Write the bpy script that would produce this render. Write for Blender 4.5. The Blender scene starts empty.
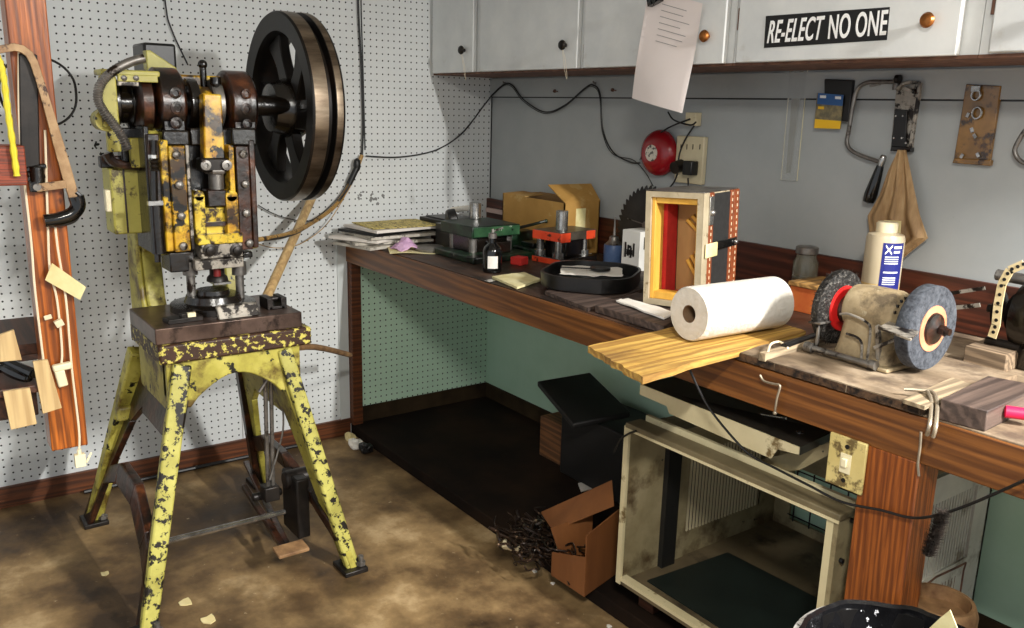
import bpy, bmesh, math, random
from mathutils import Vector, Matrix, Euler, noise
random.seed(7)
R = math.radians
C = bpy.context.scene.collection
scene = bpy.context.scene

# ------------------------------------------------------------------ camera
F, PITCH, YAW, ROLL = 864.74, 0.2327, 2.5106, 0.0249
CAM = Vector((3.4473, -2.3697, 1.4671))
fw = Vector((math.cos(YAW)*math.cos(PITCH), math.sin(YAW)*math.cos(PITCH), -math.sin(PITCH)))
rt0 = Vector((math.sin(YAW), -math.cos(YAW), 0)); up0 = rt0.cross(fw)
rt = rt0*math.cos(ROLL) + up0*math.sin(ROLL)
up = -rt0*math.sin(ROLL) + up0*math.cos(ROLL)
cd = bpy.data.cameras.new('camera'); cam = bpy.data.objects.new('camera', cd); C.objects.link(cam)
cd.sensor_width = 36; cd.sensor_fit = 'HORIZONTAL'; cd.lens = F/1024*36; cd.clip_start = .05
cam.matrix_world = Matrix(((rt.x, up.x, -fw.x, CAM.x), (rt.y, up.y, -fw.y, CAM.y), (rt.z, up.z, -fw.z, CAM.z), (0, 0, 0, 1)))
scene.camera = cam

# ------------------------------------------------------------------ light
scene.view_settings.view_transform = 'Standard'
scene.view_settings.look = 'None'
scene.view_settings.gamma = 1
scene.view_settings.use_curve_mapping = False
scene.view_settings.exposure = 0.08
w = bpy.data.worlds.new('world'); scene.world = w; w.use_nodes = True
w.node_tree.nodes['Background'].inputs[0].default_value = (.9, .95, 1, 1)
w.node_tree.nodes['Background'].inputs[1].default_value = .85

def area(name, loc, sx, sy, power, col=(1, .97, .9), rot=(0, 0, 0)):
    l = bpy.data.lights.new(name, 'AREA'); l.shape = 'RECTANGLE'; l.size = sx; l.size_y = sy
    l.energy = power; l.color = col
    o = bpy.data.objects.new(name, l); C.objects.link(o); o.location = loc; o.rotation_euler = rot
    return o
area('tube_light_over_bench', (4.6, -.62, 2.37), .9, .05, 345, (1, .98, .94))
area('tube_light_of_room', (3.6, -2.35, 2.37), .12, .5, 72, (1, .96, .88))

def at(u, v, ax, val):
    """the point of the plane (axis ax = val) seen at photograph pixel u, v"""
    d = fw + rt*((u-512)/F) + up*((314-v)/F)
    t = (val-CAM[ax])/d[ax]
    return CAM + d*t

# ------------------------------------------------------------------ materials
def lin(c):
    r = []
    for x in c[:3]:
        x = x/255
        r.append(x/12.92 if x <= .04045 else ((x+.055)/1.055)**2.4)
    return (*r, 1)

def mat(name, cols, scale=8, detail=6, rough=.6, metal=0, bump=0, stretch=(1, 1, 1), bscale=None, dist=0, rough2=None, spec=.5, emit=None):
    """noise driven blend of colours: cols = [(pos, rgb255), ...] or a single rgb"""
    m = bpy.data.materials.new(name); m.use_nodes = True
    nt = m.node_tree; N = nt.nodes; L = nt.links
    b = N['Principled BSDF']
    b.inputs['Roughness'].default_value = rough; b.inputs['Metallic'].default_value = metal
    b.inputs['Specular IOR Level'].default_value = spec
    if not isinstance(cols, list): cols = [(0, cols), (1, tuple(min(255, c*1.06) for c in cols))]
    tc = N.new('ShaderNodeTexCoord'); mp = N.new('ShaderNodeMapping'); mp.inputs['Scale'].default_value = stretch
    L.new(tc.outputs['Object'], mp.inputs['Vector'])
    n = N.new('ShaderNodeTexNoise'); n.inputs['Scale'].default_value = scale; n.inputs['Detail'].default_value = detail
    n.inputs['Roughness'].default_value = .62; n.inputs['Distortion'].default_value = dist
    L.new(mp.outputs['Vector'], n.inputs['Vector'])
    r = N.new('ShaderNodeValToRGB'); cr = r.color_ramp
    while len(cr.elements) < len(cols): cr.elements.new(.5)
    for e, (p, c) in zip(cr.elements, cols): e.position = p; e.color = lin(c)
    L.new(n.outputs['Fac'], r.inputs['Fac']); L.new(r.outputs['Color'], b.inputs['Base Color'])
    if rough2 is not None:
        mr = N.new('ShaderNodeMapRange'); mr.inputs[1].default_value = .35; mr.inputs[2].default_value = .65
        mr.inputs[3].default_value = rough; mr.inputs[4].default_value = rough2
        L.new(n.outputs['Fac'], mr.inputs[0]); L.new(mr.outputs[0], b.inputs['Roughness'])
    if bump:
        bp = N.new('ShaderNodeBump'); bp.inputs['Strength'].default_value = bump; bp.inputs['Distance'].default_value = .004
        src = n
        if bscale:
            n2 = N.new('ShaderNodeTexNoise'); n2.inputs['Scale'].default_value = bscale; n2.inputs['Detail'].default_value = 4
            L.new(mp.outputs['Vector'], n2.inputs['Vector']); src = n2
        L.new(src.outputs['Fac'], bp.inputs['Height']); L.new(bp.outputs['Normal'], b.inputs['Normal'])
    if emit:
        b.inputs['Emission Color'].default_value = lin(emit[0]); b.inputs['Emission Strength'].default_value = emit[1]
    return m

def overlay(m, col, scale, lo, hi, stretch=(1, 1, 1), amount=1, detail=5, seed=0, rough=None):
    """a second layer (stains, chips, rust) mixed over the base colour of m by its own noise"""
    nt = m.node_tree; N = nt.nodes; L = nt.links; b = N['Principled BSDF']
    src = b.inputs['Base Color'].links[0].from_socket
    tc = N.new('ShaderNodeTexCoord'); mp = N.new('ShaderNodeMapping'); mp.inputs['Scale'].default_value = stretch
    mp.inputs['Location'].default_value = (seed*3.1, seed*1.7, seed*2.3)
    L.new(tc.outputs['Object'], mp.inputs['Vector'])
    n = N.new('ShaderNodeTexNoise'); n.inputs['Scale'].default_value = scale; n.inputs['Detail'].default_value = detail
    n.inputs['Roughness'].default_value = .65
    L.new(mp.outputs['Vector'], n.inputs['Vector'])
    mr = N.new('ShaderNodeMapRange'); mr.inputs[1].default_value = lo; mr.inputs[2].default_value = hi; mr.inputs[4].default_value = amount
    L.new(n.outputs['Fac'], mr.inputs[0])
    mx = N.new('ShaderNodeMix'); mx.data_type = 'RGBA'
    L.new(mr.outputs[0], mx.inputs[0]); L.new(src, mx.inputs[6]); mx.inputs[7].default_value = lin(col)
    L.new(mx.outputs[2], b.inputs['Base Color'])
    return m

def wood(name, c1, c2, axis='x', ring=10, rough=.5, knots=0, bump=.15, dark=None):
    st = {'x': (.04, 1, 1), 'y': (1, .04, 1), 'z': (1, 1, .04)}[axis]; ring = ring*2.3
    m = mat(name, [(.3, c1), (.5, tuple((a+b)/2 for a, b in zip(c1, c2))), (.7, c2)], scale=ring*4, detail=10, rough=rough, stretch=st, dist=.6, bump=bump)
    nt = m.node_tree; N = nt.nodes; L = nt.links; b = N['Principled BSDF']
    src = b.inputs['Base Color'].links[0].from_socket
    tc = N.new('ShaderNodeTexCoord'); mp = N.new('ShaderNodeMapping'); mp.inputs['Scale'].default_value = st
    L.new(tc.outputs['Object'], mp.inputs['Vector'])
    wv = N.new('ShaderNodeTexWave'); wv.inputs['Scale'].default_value = ring; wv.inputs['Distortion'].default_value = 9
    wv.inputs['Detail'].default_value = 3; wv.inputs['Detail Scale'].default_value = 1.2
    wv.bands_direction = 'DIAGONAL'
    L.new(mp.outputs['Vector'], wv.inputs['Vector'])
    mr = N.new('ShaderNodeMapRange'); mr.inputs[1].default_value = .1; mr.inputs[2].default_value = .9; mr.inputs[4].default_value = .6
    L.new(wv.outputs['Fac'], mr.inputs[0])
    mx = N.new('ShaderNodeMix'); mx.data_type = 'RGBA'; L.new(mr.outputs[0], mx.inputs[0]); L.new(src, mx.inputs[6])
    mx.inputs[7].default_value = lin(dark or tuple(c*.45 for c in c1)); L.new(mx.outputs[2], b.inputs['Base Color'])
    return m

def pegboard(name, col, dark=(18, 18, 18), sp=.0278, smudge=(120, 118, 110)):
    m = mat(name, [(.3, tuple(c*.95 for c in col)), (.7, col)], scale=3, rough=.6)
    overlay(m, smudge, 5, .66, .8, amount=.5, seed=3)
    nt = m.node_tree; N = nt.nodes; L = nt.links; b = N['Principled BSDF']
    src = b.inputs['Base Color'].links[0].from_socket
    tc = N.new('ShaderNodeTexCoord'); vm = N.new('ShaderNodeVectorMath'); vm.operation = 'SCALE'; vm.inputs[3].default_value = 1/sp
    L.new(tc.outputs['Object'], vm.inputs[0])
    fr = N.new('ShaderNodeVectorMath'); fr.operation = 'FRACTION'; L.new(vm.outputs[0], fr.inputs[0])
    sb = N.new('ShaderNodeVectorMath'); sb.operation = 'SUBTRACT'; sb.inputs[1].default_value = (.5, .5, .5); L.new(fr.outputs[0], sb.inputs[0])
    ml = N.new('ShaderNodeVectorMath'); ml.operation = 'MULTIPLY'; ml.inputs[1].default_value = (0, 1, 1); L.new(sb.outputs[0], ml.inputs[0])
    ln = N.new('ShaderNodeVectorMath'); ln.operation = 'LENGTH'; L.new(ml.outputs[0], ln.inputs[0])
    lt = N.new('ShaderNodeMath'); lt.operation = 'LESS_THAN'; lt.inputs[1].default_value = .125; L.new(ln.outputs['Value'], lt.inputs[0])
    mx = N.new('ShaderNodeMix'); mx.data_type = 'RGBA'; L.new(lt.outputs[0], mx.inputs[0]); L.new(src, mx.inputs[6]); mx.inputs[7].default_value = lin(dark)
    L.new(mx.outputs[2], b.inputs['Base Color'])
    return m

M = {}
M['peg'] = pegboard('white_pegboard', (222, 225, 224))
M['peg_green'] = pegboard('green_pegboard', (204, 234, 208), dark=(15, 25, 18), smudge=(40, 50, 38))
M['grey_wall'] = overlay(mat('grey_wall_paint', [(.35, (158, 162, 162)), (.65, (170, 173, 172))], scale=3, rough=.55), (60, 62, 62), 7, .7, .78, stretch=(1, 1, 2.4), amount=.6, seed=2)
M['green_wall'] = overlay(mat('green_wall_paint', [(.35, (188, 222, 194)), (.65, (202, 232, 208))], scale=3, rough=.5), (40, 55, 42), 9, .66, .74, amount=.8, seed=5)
M['concrete'] = mat('concrete', [(.36, (48, 34, 20)), (.47, (98, 76, 48)), (.57, (140, 114, 76)), (.68, (190, 164, 122))], scale=2.4, detail=11, rough=.5, bump=.25, bscale=30, rough2=.75)
overlay(M['concrete'], (50, 36, 22), 1.1, .5, .66, amount=.8, seed=4, detail=9)
overlay(M['concrete'], (190, 172, 140), 40, .66, .72, amount=.6, seed=1)
M['ceiling'] = mat('ceiling_paint', (205, 205, 200), rough=.8)
M['base_wood'] = wood('dark_brown_baseboard', (84, 44, 20), (120, 66, 32), 'y', 12)
M['cab'] = overlay(mat('cabinet_paint', [(.35, (205, 208, 208)), (.65, (222, 224, 222))], scale=5, rough=.45), (150, 140, 115), 6, .63, .76, amount=.45, seed=6)
M['raw_edge'] = mat('worn_brown_edge', [(.3, (70, 42, 30)), (.7, (130, 92, 72))], scale=20, rough=.7)
M['knob_dark'] = mat('dark_knob', [(.3, (20, 18, 16)), (.7, (44, 38, 32))], scale=40, rough=.35, metal=.6)
M['knob_brass'] = mat('aged_brass', [(.3, (90, 52, 24)), (.7, (190, 120, 60))], scale=60, rough=.35, metal=.8)
M['bench_wood'] = wood('stained_bench_wood', (104, 62, 24), (146, 92, 42), 'x', 9, rough=.4, dark=(56, 24, 8))
M['post_wood'] = wood('stained_post_wood', (124, 64, 22), (168, 94, 36), 'z', 20, rough=.4, dark=(70, 24, 8))
M['hang_wood'] = overlay(wood('orange_varnished_wood', (142, 70, 20), (200, 112, 38), 'z', 14, rough=.3, dark=(58, 20, 5)), (40, 16, 6), 9, .62, .68, stretch=(1, 1, .5), seed=4, amount=.8)
M['end_wood'] = wood('reddish_end_grain', (120, 46, 18), (160, 66, 28), 'y', 30, rough=.5)
M['bench_top'] = overlay(mat('oily_bench_top', [(.3, (34, 22, 15)), (.55, (64, 42, 29)), (.75, (104, 76, 56))], scale=12, detail=9, rough=.4, stretch=(.3, 1, 1), bump=.2, rough2=.7), (16, 10, 8), 5, .5, .6, amount=.7, seed=8)
M['dusty'] = overlay(mat('dusty_bench_top', [(.3, (86, 70, 52)), (.5, (134, 115, 92)), (.7, (170, 152, 128))], scale=9, detail=10, rough=.85, stretch=(.35, 1, 1), bump=.3), (70, 54, 42), 7, .48, .62, amount=.8, seed=9)
M['dark_ply_edge'] = mat('black_ragged_edge', [(.4, (24, 15, 10)), (.6, (90, 66, 46))], scale=40, rough=.9, bump=.6)
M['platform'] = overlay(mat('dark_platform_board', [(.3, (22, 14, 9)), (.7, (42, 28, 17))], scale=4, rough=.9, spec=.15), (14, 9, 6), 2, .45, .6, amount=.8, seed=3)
M['under_base'] = mat('dark_dusty_skirting', [(.3, (34, 24, 14)), (.7, (62, 48, 30))], scale=8, rough=.85, spec=.2)
M['backsplash'] = wood('dark_backsplash', (66, 30, 18), (98, 48, 30), 'x', 9, rough=.45)
# press
M['ypaint'] = overlay(overlay(mat('worn_yellow_green_paint', [(.3, (128, 118, 46)), (.5, (172, 162, 70)), (.7, (196, 186, 96))], scale=9, rough=.45, bump=.1), (70, 42, 14), 9, .5, .62, amount=.85, seed=1), (14, 10, 6), 26, .6, .64, amount=1, seed=2)
M['ychip'] = overlay(overlay(mat('chipped_yellow_paint', [(.3, (150, 142, 62)), (.7, (192, 186, 98))], scale=10, rough=.45, bump=.2, bscale=60), (20, 13, 7), 42, .53, .56, seed=5, detail=8), (20, 13, 7), 9, .6, .63, seed=7)
M['ychip_dark'] = overlay(overlay(mat('mostly_chipped_paint', [(.3, (44, 24, 12)), (.7, (66, 38, 20))], scale=14, rough=.5, bump=.3, bscale=60), (198, 186, 88), 46, .54, .57, stretch=(1, 1, 1.3), seed=9, detail=8), (30, 16, 8), 8, .56, .62, seed=3)
M['yrust'] = overlay(overlay(mat('oily_amber_paint', [(.3, (150, 96, 18)), (.5, (206, 160, 34)), (.7, (226, 196, 60))], scale=22, rough=.28, bump=.25), (40, 18, 6), 13, .47, .57, seed=4, amount=.95), (8, 6, 4), 20, .56, .6, seed=6)
M['ybright'] = overlay(mat('bright_yellow_casting', [(.3, (196, 160, 26)), (.7, (228, 204, 76))], scale=20, rough=.3, bump=.25), (44, 22, 6), 20, .46, .54, seed=6)
M['ybox'] = overlay(mat('pale_yellow_enamel', [(.3, (158, 150, 66)), (.7, (192, 184, 94))], scale=6, rough=.4), (60, 42, 16), 18, .56, .64, seed=2, amount=.9)
M['rust'] = overlay(mat('oily_brown_rust', [(.34, (22, 11, 7)), (.52, (58, 29, 15)), (.7, (104, 58, 30))], scale=16, rough=.3, bump=.4, bscale=50, spec=.6), (10, 6, 4), 10, .46, .58, seed=3, amount=.95)
M['grease'] = mat('black_grease', [(.3, (6, 5, 4)), (.7, (24, 17, 11))], scale=24, rough=.22, bump=.5, spec=.7)
M['dark_iron'] = mat('dark_iron', [(.3, (16, 14, 13)), (.7, (48, 42, 38))], scale=14, rough=.4, metal=.4, bump=.15)
M['wheel_iron'] = overlay(mat('blackened_flywheel_iron', [(.3, (12, 10, 9)), (.7, (30, 25, 22))], scale=6, rough=.42, metal=.5, bump=.1), (44, 30, 20), 10, .56, .7, seed=2, amount=.6)
M['rim_steel'] = mat('worn_bright_rim', [(.3, (70, 56, 44)), (.7, (160, 144, 124))], scale=20, rough=.32, metal=.9, stretch=(1, .2, 1))
M['table_steel'] = overlay(mat('brown_machined_steel', [(.3, (58, 44, 38)), (.7, (112, 92, 82))], scale=10, rough=.32, metal=.6), (20, 12, 10), 12, .55, .65, seed=2, amount=.8)
M['steel'] = mat('bright_steel', [(.3, (120, 118, 114)), (.7, (200, 198, 194))], scale=30, rough=.25, metal=.9)
M['dull_steel'] = overlay(mat('dull_steel', [(.3, (96, 92, 88)), (.7, (150, 146, 140))], scale=20, rough=.4, metal=.7), (40, 30, 22), 20, .56, .64, seed=1)
M['worn_plate'] = overlay(mat('worn_plate', [(.3, (120, 114, 104)), (.7, (180, 172, 160))], scale=20, rough=.4, metal=.3), (26, 18, 13), 30, .47, .55, seed=1)
M['red'] = mat('bright_red', (188, 22, 26), rough=.4)
M['tan_pole'] = wood('tan_pole_wood', (190, 156, 104), (214, 184, 132), 'z', 8, rough=.6, dark=(156, 122, 78))
M['rusty_bar'] = mat('rusty_bar', [(.3, (96, 66, 40)), (.7, (160, 124, 84))], scale=20, rough=.7)
M['black_rubber'] = mat('black_rubber', (16, 15, 14), rough=.45)
M['cord_tan'] = overlay(mat('tan_cloth_cord', [(.3, (140, 104, 50)), (.7, (186, 148, 84))], scale=30, rough=.6), (50, 34, 16), 18, .56, .64, seed=1)
M['cord_white'] = mat('cream_cord', (222, 206, 176), rough=.6)
M['white_plastic'] = mat('cream_plug', (226, 216, 180), rough=.4)
M['tag_paper'] = mat('tan_tag', [(.3, (206, 188, 132)), (.7, (226, 212, 160))], scale=14, rough=.8)
M['paper'] = mat('white_paper', [(.3, (214, 206, 196)), (.7, (236, 230, 222))], scale=8, rough=.8)
M['paper_y'] = mat('yellowed_paper', [(.35, (214, 200, 140)), (.65, (238, 228, 180))], scale=12, rough=.8)
M['bench_paper'] = mat('white_shop_paper', [(.3, (222, 216, 204)), (.7, (240, 236, 228))], scale=12, rough=.8)
M['newsprint'] = overlay(mat('printed_yellow_page', [(.3, (190, 168, 84)), (.7, (224, 206, 130))], scale=14, rough=.7), (70, 56, 30), 60, .52, .58, stretch=(1, 1.6, 1), seed=2, amount=.85)
M['magazine'] = overlay(mat('magazine_cover', [(.3, (150, 142, 128)), (.7, (214, 208, 196))], scale=10, rough=.45), (50, 40, 34), 30, .55, .6, seed=5, amount=.8)
M['tissue'] = mat('pink_cloth', [(.3, (190, 146, 186)), (.7, (222, 182, 214))], scale=20, rough=.8)
M['card'] = overlay(mat('brown_cardboard', [(.3, (160, 118, 52)), (.7, (190, 146, 76))], scale=5, rough=.75), (200, 170, 110), 10, .6, .64, seed=3, amount=.5)
M['card_dark'] = mat('orange_brown_cardboard', [(.3, (104, 60, 26)), (.7, (136, 84, 40))], scale=6, rough=.7, stretch=(1, 1, .2))
M['card_inside'] = mat('cardboard_flap_inside', [(.3, (140, 104, 56)), (.7, (166, 126, 72))], scale=6, rough=.8)
M['die_green'] = overlay(mat('dark_green_die_paint', [(.3, (10, 20, 14)), (.5, (20, 42, 28)), (.7, (44, 78, 52))], scale=12, rough=.35), (10, 10, 8), 12, .48, .58, seed=3)
M['die_green_lit'] = overlay(mat('lit_worn_green_face', [(.3, (24, 58, 36)), (.7, (62, 104, 68))], scale=20, rough=.35), (180, 186, 170), 26, .62, .66, seed=3)  # brighter copy of the die green, light painted in; pale flecks are wear
M['orange'] = overlay(mat('orange_red_die_face', [(.3, (204, 56, 28)), (.7, (228, 82, 44))], scale=20, rough=.4), (50, 20, 12), 22, .6, .66, seed=3)
M['die_grey'] = mat('grey_die_top', [(.3, (60, 54, 46)), (.7, (106, 98, 86))], scale=12, rough=.4, metal=.4)
M['black'] = mat('black_plastic', (18, 17, 17), rough=.35)
M['black_gloss'] = mat('glossy_black', (10, 10, 10), rough=.12, spec=.6)
M['blue_can'] = mat('blue_can_paint', [(.3, (62, 86, 130)), (.7, (96, 122, 164))], scale=14, rough=.4)
M['white_box'] = mat('white_carton', [(.3, (214, 212, 204)), (.7, (234, 232, 226))], scale=8, rough=.6)
M['blade'] = mat('dark_saw_steel', [(.3, (34, 32, 32)), (.7, (62, 58, 56))], scale=10, rough=.45, metal=.5)
M['case_beige'] = overlay(mat('beige_case_edge', [(.3, (160, 146, 118)), (.7, (190, 176, 148))], scale=14, rough=.7), (120, 100, 70), 26, .6, .66, seed=2)
M['case_yellow'] = mat('golden_bare_wood', [(.3, (206, 150, 50)), (.7, (236, 188, 84))], scale=12, rough=.6, stretch=(1, 1, .2))
M['case_red'] = mat('red_felt', [(.3, (178, 28, 24)), (.7, (206, 48, 40))], scale=20, rough=.9)
M['case_in'] = mat('plywood_interior', [(.3, (150, 112, 62)), (.7, (186, 146, 92))], scale=9, rough=.7, stretch=(1, 1, .25))
M['case_black'] = mat('black_case_cloth', [(.3, (26, 26, 26)), (.7, (44, 43, 42))], scale=60, rough=.7)
M['leather'] = mat('brown_leather_strap', [(.3, (110, 52, 24)), (.7, (158, 82, 42))], scale=20, rough=.5)
M['towel'] = mat('paper_towel', [(.35, (204, 198, 186)), (.65, (220, 215, 206))], scale=20, rough=.9, bump=.8, bscale=90)
M['towel_core'] = mat('cardboard_core', (112, 88, 64), rough=.8)
M['yellow_board'] = overlay(wood('yellowed_weathered_board', (176, 134, 58), (214, 176, 92), 'y', 10, rough=.7, dark=(120, 78, 30), bump=.4), (110, 78, 40), 6, .5, .66, stretch=(1, .4, 1), seed=4, amount=.7)
M['grey_wood'] = wood('greyed_wood_block', (120, 100, 78), (160, 138, 112), 'x', 12, rough=.8, dark=(60, 46, 34))
M['dark_plank'] = wood('dark_grimy_plank', (70, 56, 50), (108, 90, 80), 'y', 8, rough=.6, dark=(34, 24, 22))
M['pale_strip'] = wood('pale_dusty_strip', (150, 130, 102), (190, 170, 140), 'y', 10, rough=.8)
M['glass'] = mat('jar_glass', (190, 190, 170), rough=.1, spec=.6)
_g = M['glass'].node_tree.nodes['Principled BSDF']; _g.inputs['Transmission Weight'].default_value = .85
M['tin_box'] = overlay(mat('red_orange_tin', [(.3, (176, 70, 34)), (.7, (206, 120, 56))], scale=10, rough=.5), (214, 176, 96), 9, .55, .6, seed=2)
M['wood_lid'] = wood('honey_wood_lid', (170, 124, 66), (204, 160, 96), 'y', 8, rough=.5)
M['bottle'] = mat('cloudy_bottle', [(.3, (180, 164, 134)), (.7, (196, 182, 154))], scale=4, rough=.35)
M['bottle_liquid'] = mat('cream_liquid_in_bottle', [(.3, (190, 158, 98)), (.7, (204, 174, 116))], scale=4, rough=.35)
M['blue_label'] = mat('dark_blue_label', (30, 36, 110), rough=.4)
M['cap'] = mat('yellowed_cap', (214, 200, 166), rough=.5)
M['grinder'] = overlay(overlay(mat('dusty_grinder_casting', [(.3, (116, 98, 72)), (.5, (156, 138, 106)), (.7, (184, 166, 134))], scale=12, rough=.7, bump=.3, bscale=60), (56, 44, 32), 9, .54, .64, seed=2, amount=.8), (196, 184, 156), 20, .62, .68, seed=5, amount=.6)
M['wire'] = mat('wire_bristles', [(.35, (14, 13, 12)), (.55, (46, 43, 40)), (.72, (120, 116, 110))], scale=140, detail=3, rough=.5, metal=.4, bump=1)
M['wheel_red'] = mat('red_wire_wheel_hub', [(.3, (196, 24, 24)), (.7, (220, 44, 40))], scale=20, rough=.45)
M['stone'] = overlay(mat('grey_grinding_stone', [(.35, (42, 45, 52)), (.65, (76, 80, 87))], scale=90, detail=3, rough=.9, bump=.6), (130, 132, 136), 8, .55, .7, seed=2, amount=.3)
M['peach'] = mat('peach_paper_washer', [(.3, (190, 112, 76)), (.7, (214, 156, 120))], scale=16, rough=.8)
M['strap'] = mat('tan_perforated_strap', [(.3, (196, 176, 130)), (.7, (220, 202, 158))], scale=12, rough=.7)
M['hook'] = mat('pale_bent_metal', [(.3, (128, 116, 98)), (.7, (172, 160, 140))], scale=20, rough=.35, metal=.5)
M['pink'] = mat('pink_red_plastic', (214, 26, 70), rough=.4)
M['beam_dirty'] = mat('grimy_olive_enamel', [(.3, (84, 74, 52)), (.7, (120, 108, 80))], scale=8, rough=.55)
M['ac_metal'] = overlay(overlay(mat('dirty_beige_enamel', [(.3, (112, 100, 72)), (.5, (142, 130, 98)), (.7, (162, 150, 118))], scale=6, rough=.5), (70, 50, 26), 7, .52, .66, seed=3, amount=.85), (36, 26, 16), 20, .66, .7, seed=7)
M['ac_cream'] = overlay(mat('cream_enamel_edge', [(.3, (196, 184, 144)), (.7, (214, 202, 164))], scale=8, rough=.5), (110, 90, 54), 12, .6, .68, seed=3)
M['ac_floor'] = overlay(mat('dirty_inner_pan', [(.3, (86, 74, 54)), (.7, (116, 102, 76))], scale=5, rough=.6), (32, 24, 16), 5, .52, .64, seed=2, amount=.9)
M['ac_black'] = mat('black_foam_strip', (18, 17, 15), rough=.6)
M['ac_panel'] = mat('dark_green_black_panel', [(.3, (14, 22, 20)), (.7, (26, 36, 32))], scale=6, rough=.5)
M['tray_top'] = mat('black_pan_top', [(.3, (22, 20, 18)), (.7, (48, 44, 38))], scale=7, rough=.4)
M['slat'] = mat('beige_slat', (190, 178, 146), rough=.5)
M['plate_ivory'] = overlay(mat('ivory_switch_plate', [(.3, (196, 176, 108)), (.7, (216, 198, 134))], scale=10, rough=.45), (70, 48, 20), 26, .52, .6, seed=2, amount=.85)
M['grille_grey'] = overlay(mat('grey_grille_metal', [(.3, (184, 180, 168)), (.7, (208, 204, 192))], scale=8, rough=.5), (90, 66, 30), 7, .56, .66, seed=4, amount=.7)
M['bristle'] = mat('black_brown_bristle', [(.3, (22, 16, 12)), (.7, (50, 38, 28))], scale=40, rough=.7)
M['bin_bag'] = overlay(mat('black_liner_painted_glints', [(.3, (8, 8, 9)), (.7, (20, 20, 22))], scale=14, rough=.22, bump=1, bscale=22), (210, 210, 214), 22, .62, .64, seed=2, amount=.9)  # near-white flecks paint glints onto the black liner
M['bin_rim'] = overlay(mat('white_edged_bin_rim', [(.3, (170, 168, 164)), (.7, (220, 218, 214))], scale=12, rough=.35), (20, 20, 20), 12, .56, .62, seed=3)
M['bell_red'] = mat('bell_red_paint', [(.3, (136, 12, 22)), (.7, (164, 20, 32))], scale=9, rough=.25, spec=.6)
M['bell_label'] = overlay(mat('bell_label', (206, 198, 184), rough=.5), (60, 50, 46), 70, .54, .57, seed=1)
M['outlet'] = mat('ivory_outlet', [(.3, (196, 182, 148)), (.7, (214, 202, 168))], scale=10, rough=.45)
M['clear'] = mat('clear_plastic_sleeve', (206, 210, 208), rough=.15, spec=.7)
_c = M['clear'].node_tree.nodes['Principled BSDF']; _c.inputs['Alpha'].default_value = .22
M['ruler'] = mat('grey_blade_steel', [(.3, (120, 116, 108)), (.7, (156, 152, 144))], scale=10, rough=.4, metal=.4)
M['blister_blue'] = mat('blue_card_print', (44, 92, 150), rough=.4)
M['blister_grey'] = mat('grey_card_print', [(.4, (98, 92, 72)), (.6, (140, 126, 90))], scale=50, rough=.5)
M['blister_yellow'] = mat('yellow_card_print', (228, 180, 32), rough=.4)
M['white_ink'] = mat('white_print', (238, 238, 236), rough=.5)
M['grey_ink'] = mat('grey_print', (150, 144, 142), rough=.7)
M['black_ink'] = mat('black_print', (16, 15, 15), rough=.4)
M['glove'] = mat('tan_leather', [(.3, (116, 88, 56)), (.5, (156, 124, 84)), (.7, (188, 158, 116))], scale=14, rough=.7, stretch=(2.4, 1, .4), bump=.5)
M['parcel'] = overlay(mat('amber_plastic_pack', [(.3, (96, 66, 26)), (.7, (146, 106, 48))], scale=14, rough=.2, spec=.7), (50, 32, 14), 16, .52, .6, seed=2)
M['saw_frame'] = overlay(mat('scuffed_tan_saw_frame', [(.3, (130, 96, 60)), (.7, (176, 144, 104))], scale=26, rough=.4, metal=.2), (60, 34, 18), 24, .56, .62, seed=2)
M['yellow_tape'] = mat('yellow_tape', [(.3, (216, 196, 30)), (.7, (236, 222, 70))], scale=20, rough=.5)
M['pale_wood'] = wood('pale_scrap_wood', (190, 160, 110), (214, 188, 138), 'z', 8, rough=.7, dark=(150, 116, 70))
M['shelf_dark'] = wood('dark_shelf_wood', (58, 32, 20), (84, 48, 28), 'x', 10)
M['box_black'] = mat('black_crate', [(.3, (14, 12, 11)), (.7, (28, 24, 22))], scale=8, rough=.6)
M['wood_box'] = wood('brown_wood_box', (104, 66, 36), (134, 88, 50), 'x', 10, rough=.7)
M['scrap'] = mat('dark_wire_scrap', [(.35, (18, 14, 12)), (.6, (60, 44, 34)), (.7, (190, 160, 130))], scale=60, rough=.3, metal=.5)

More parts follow.
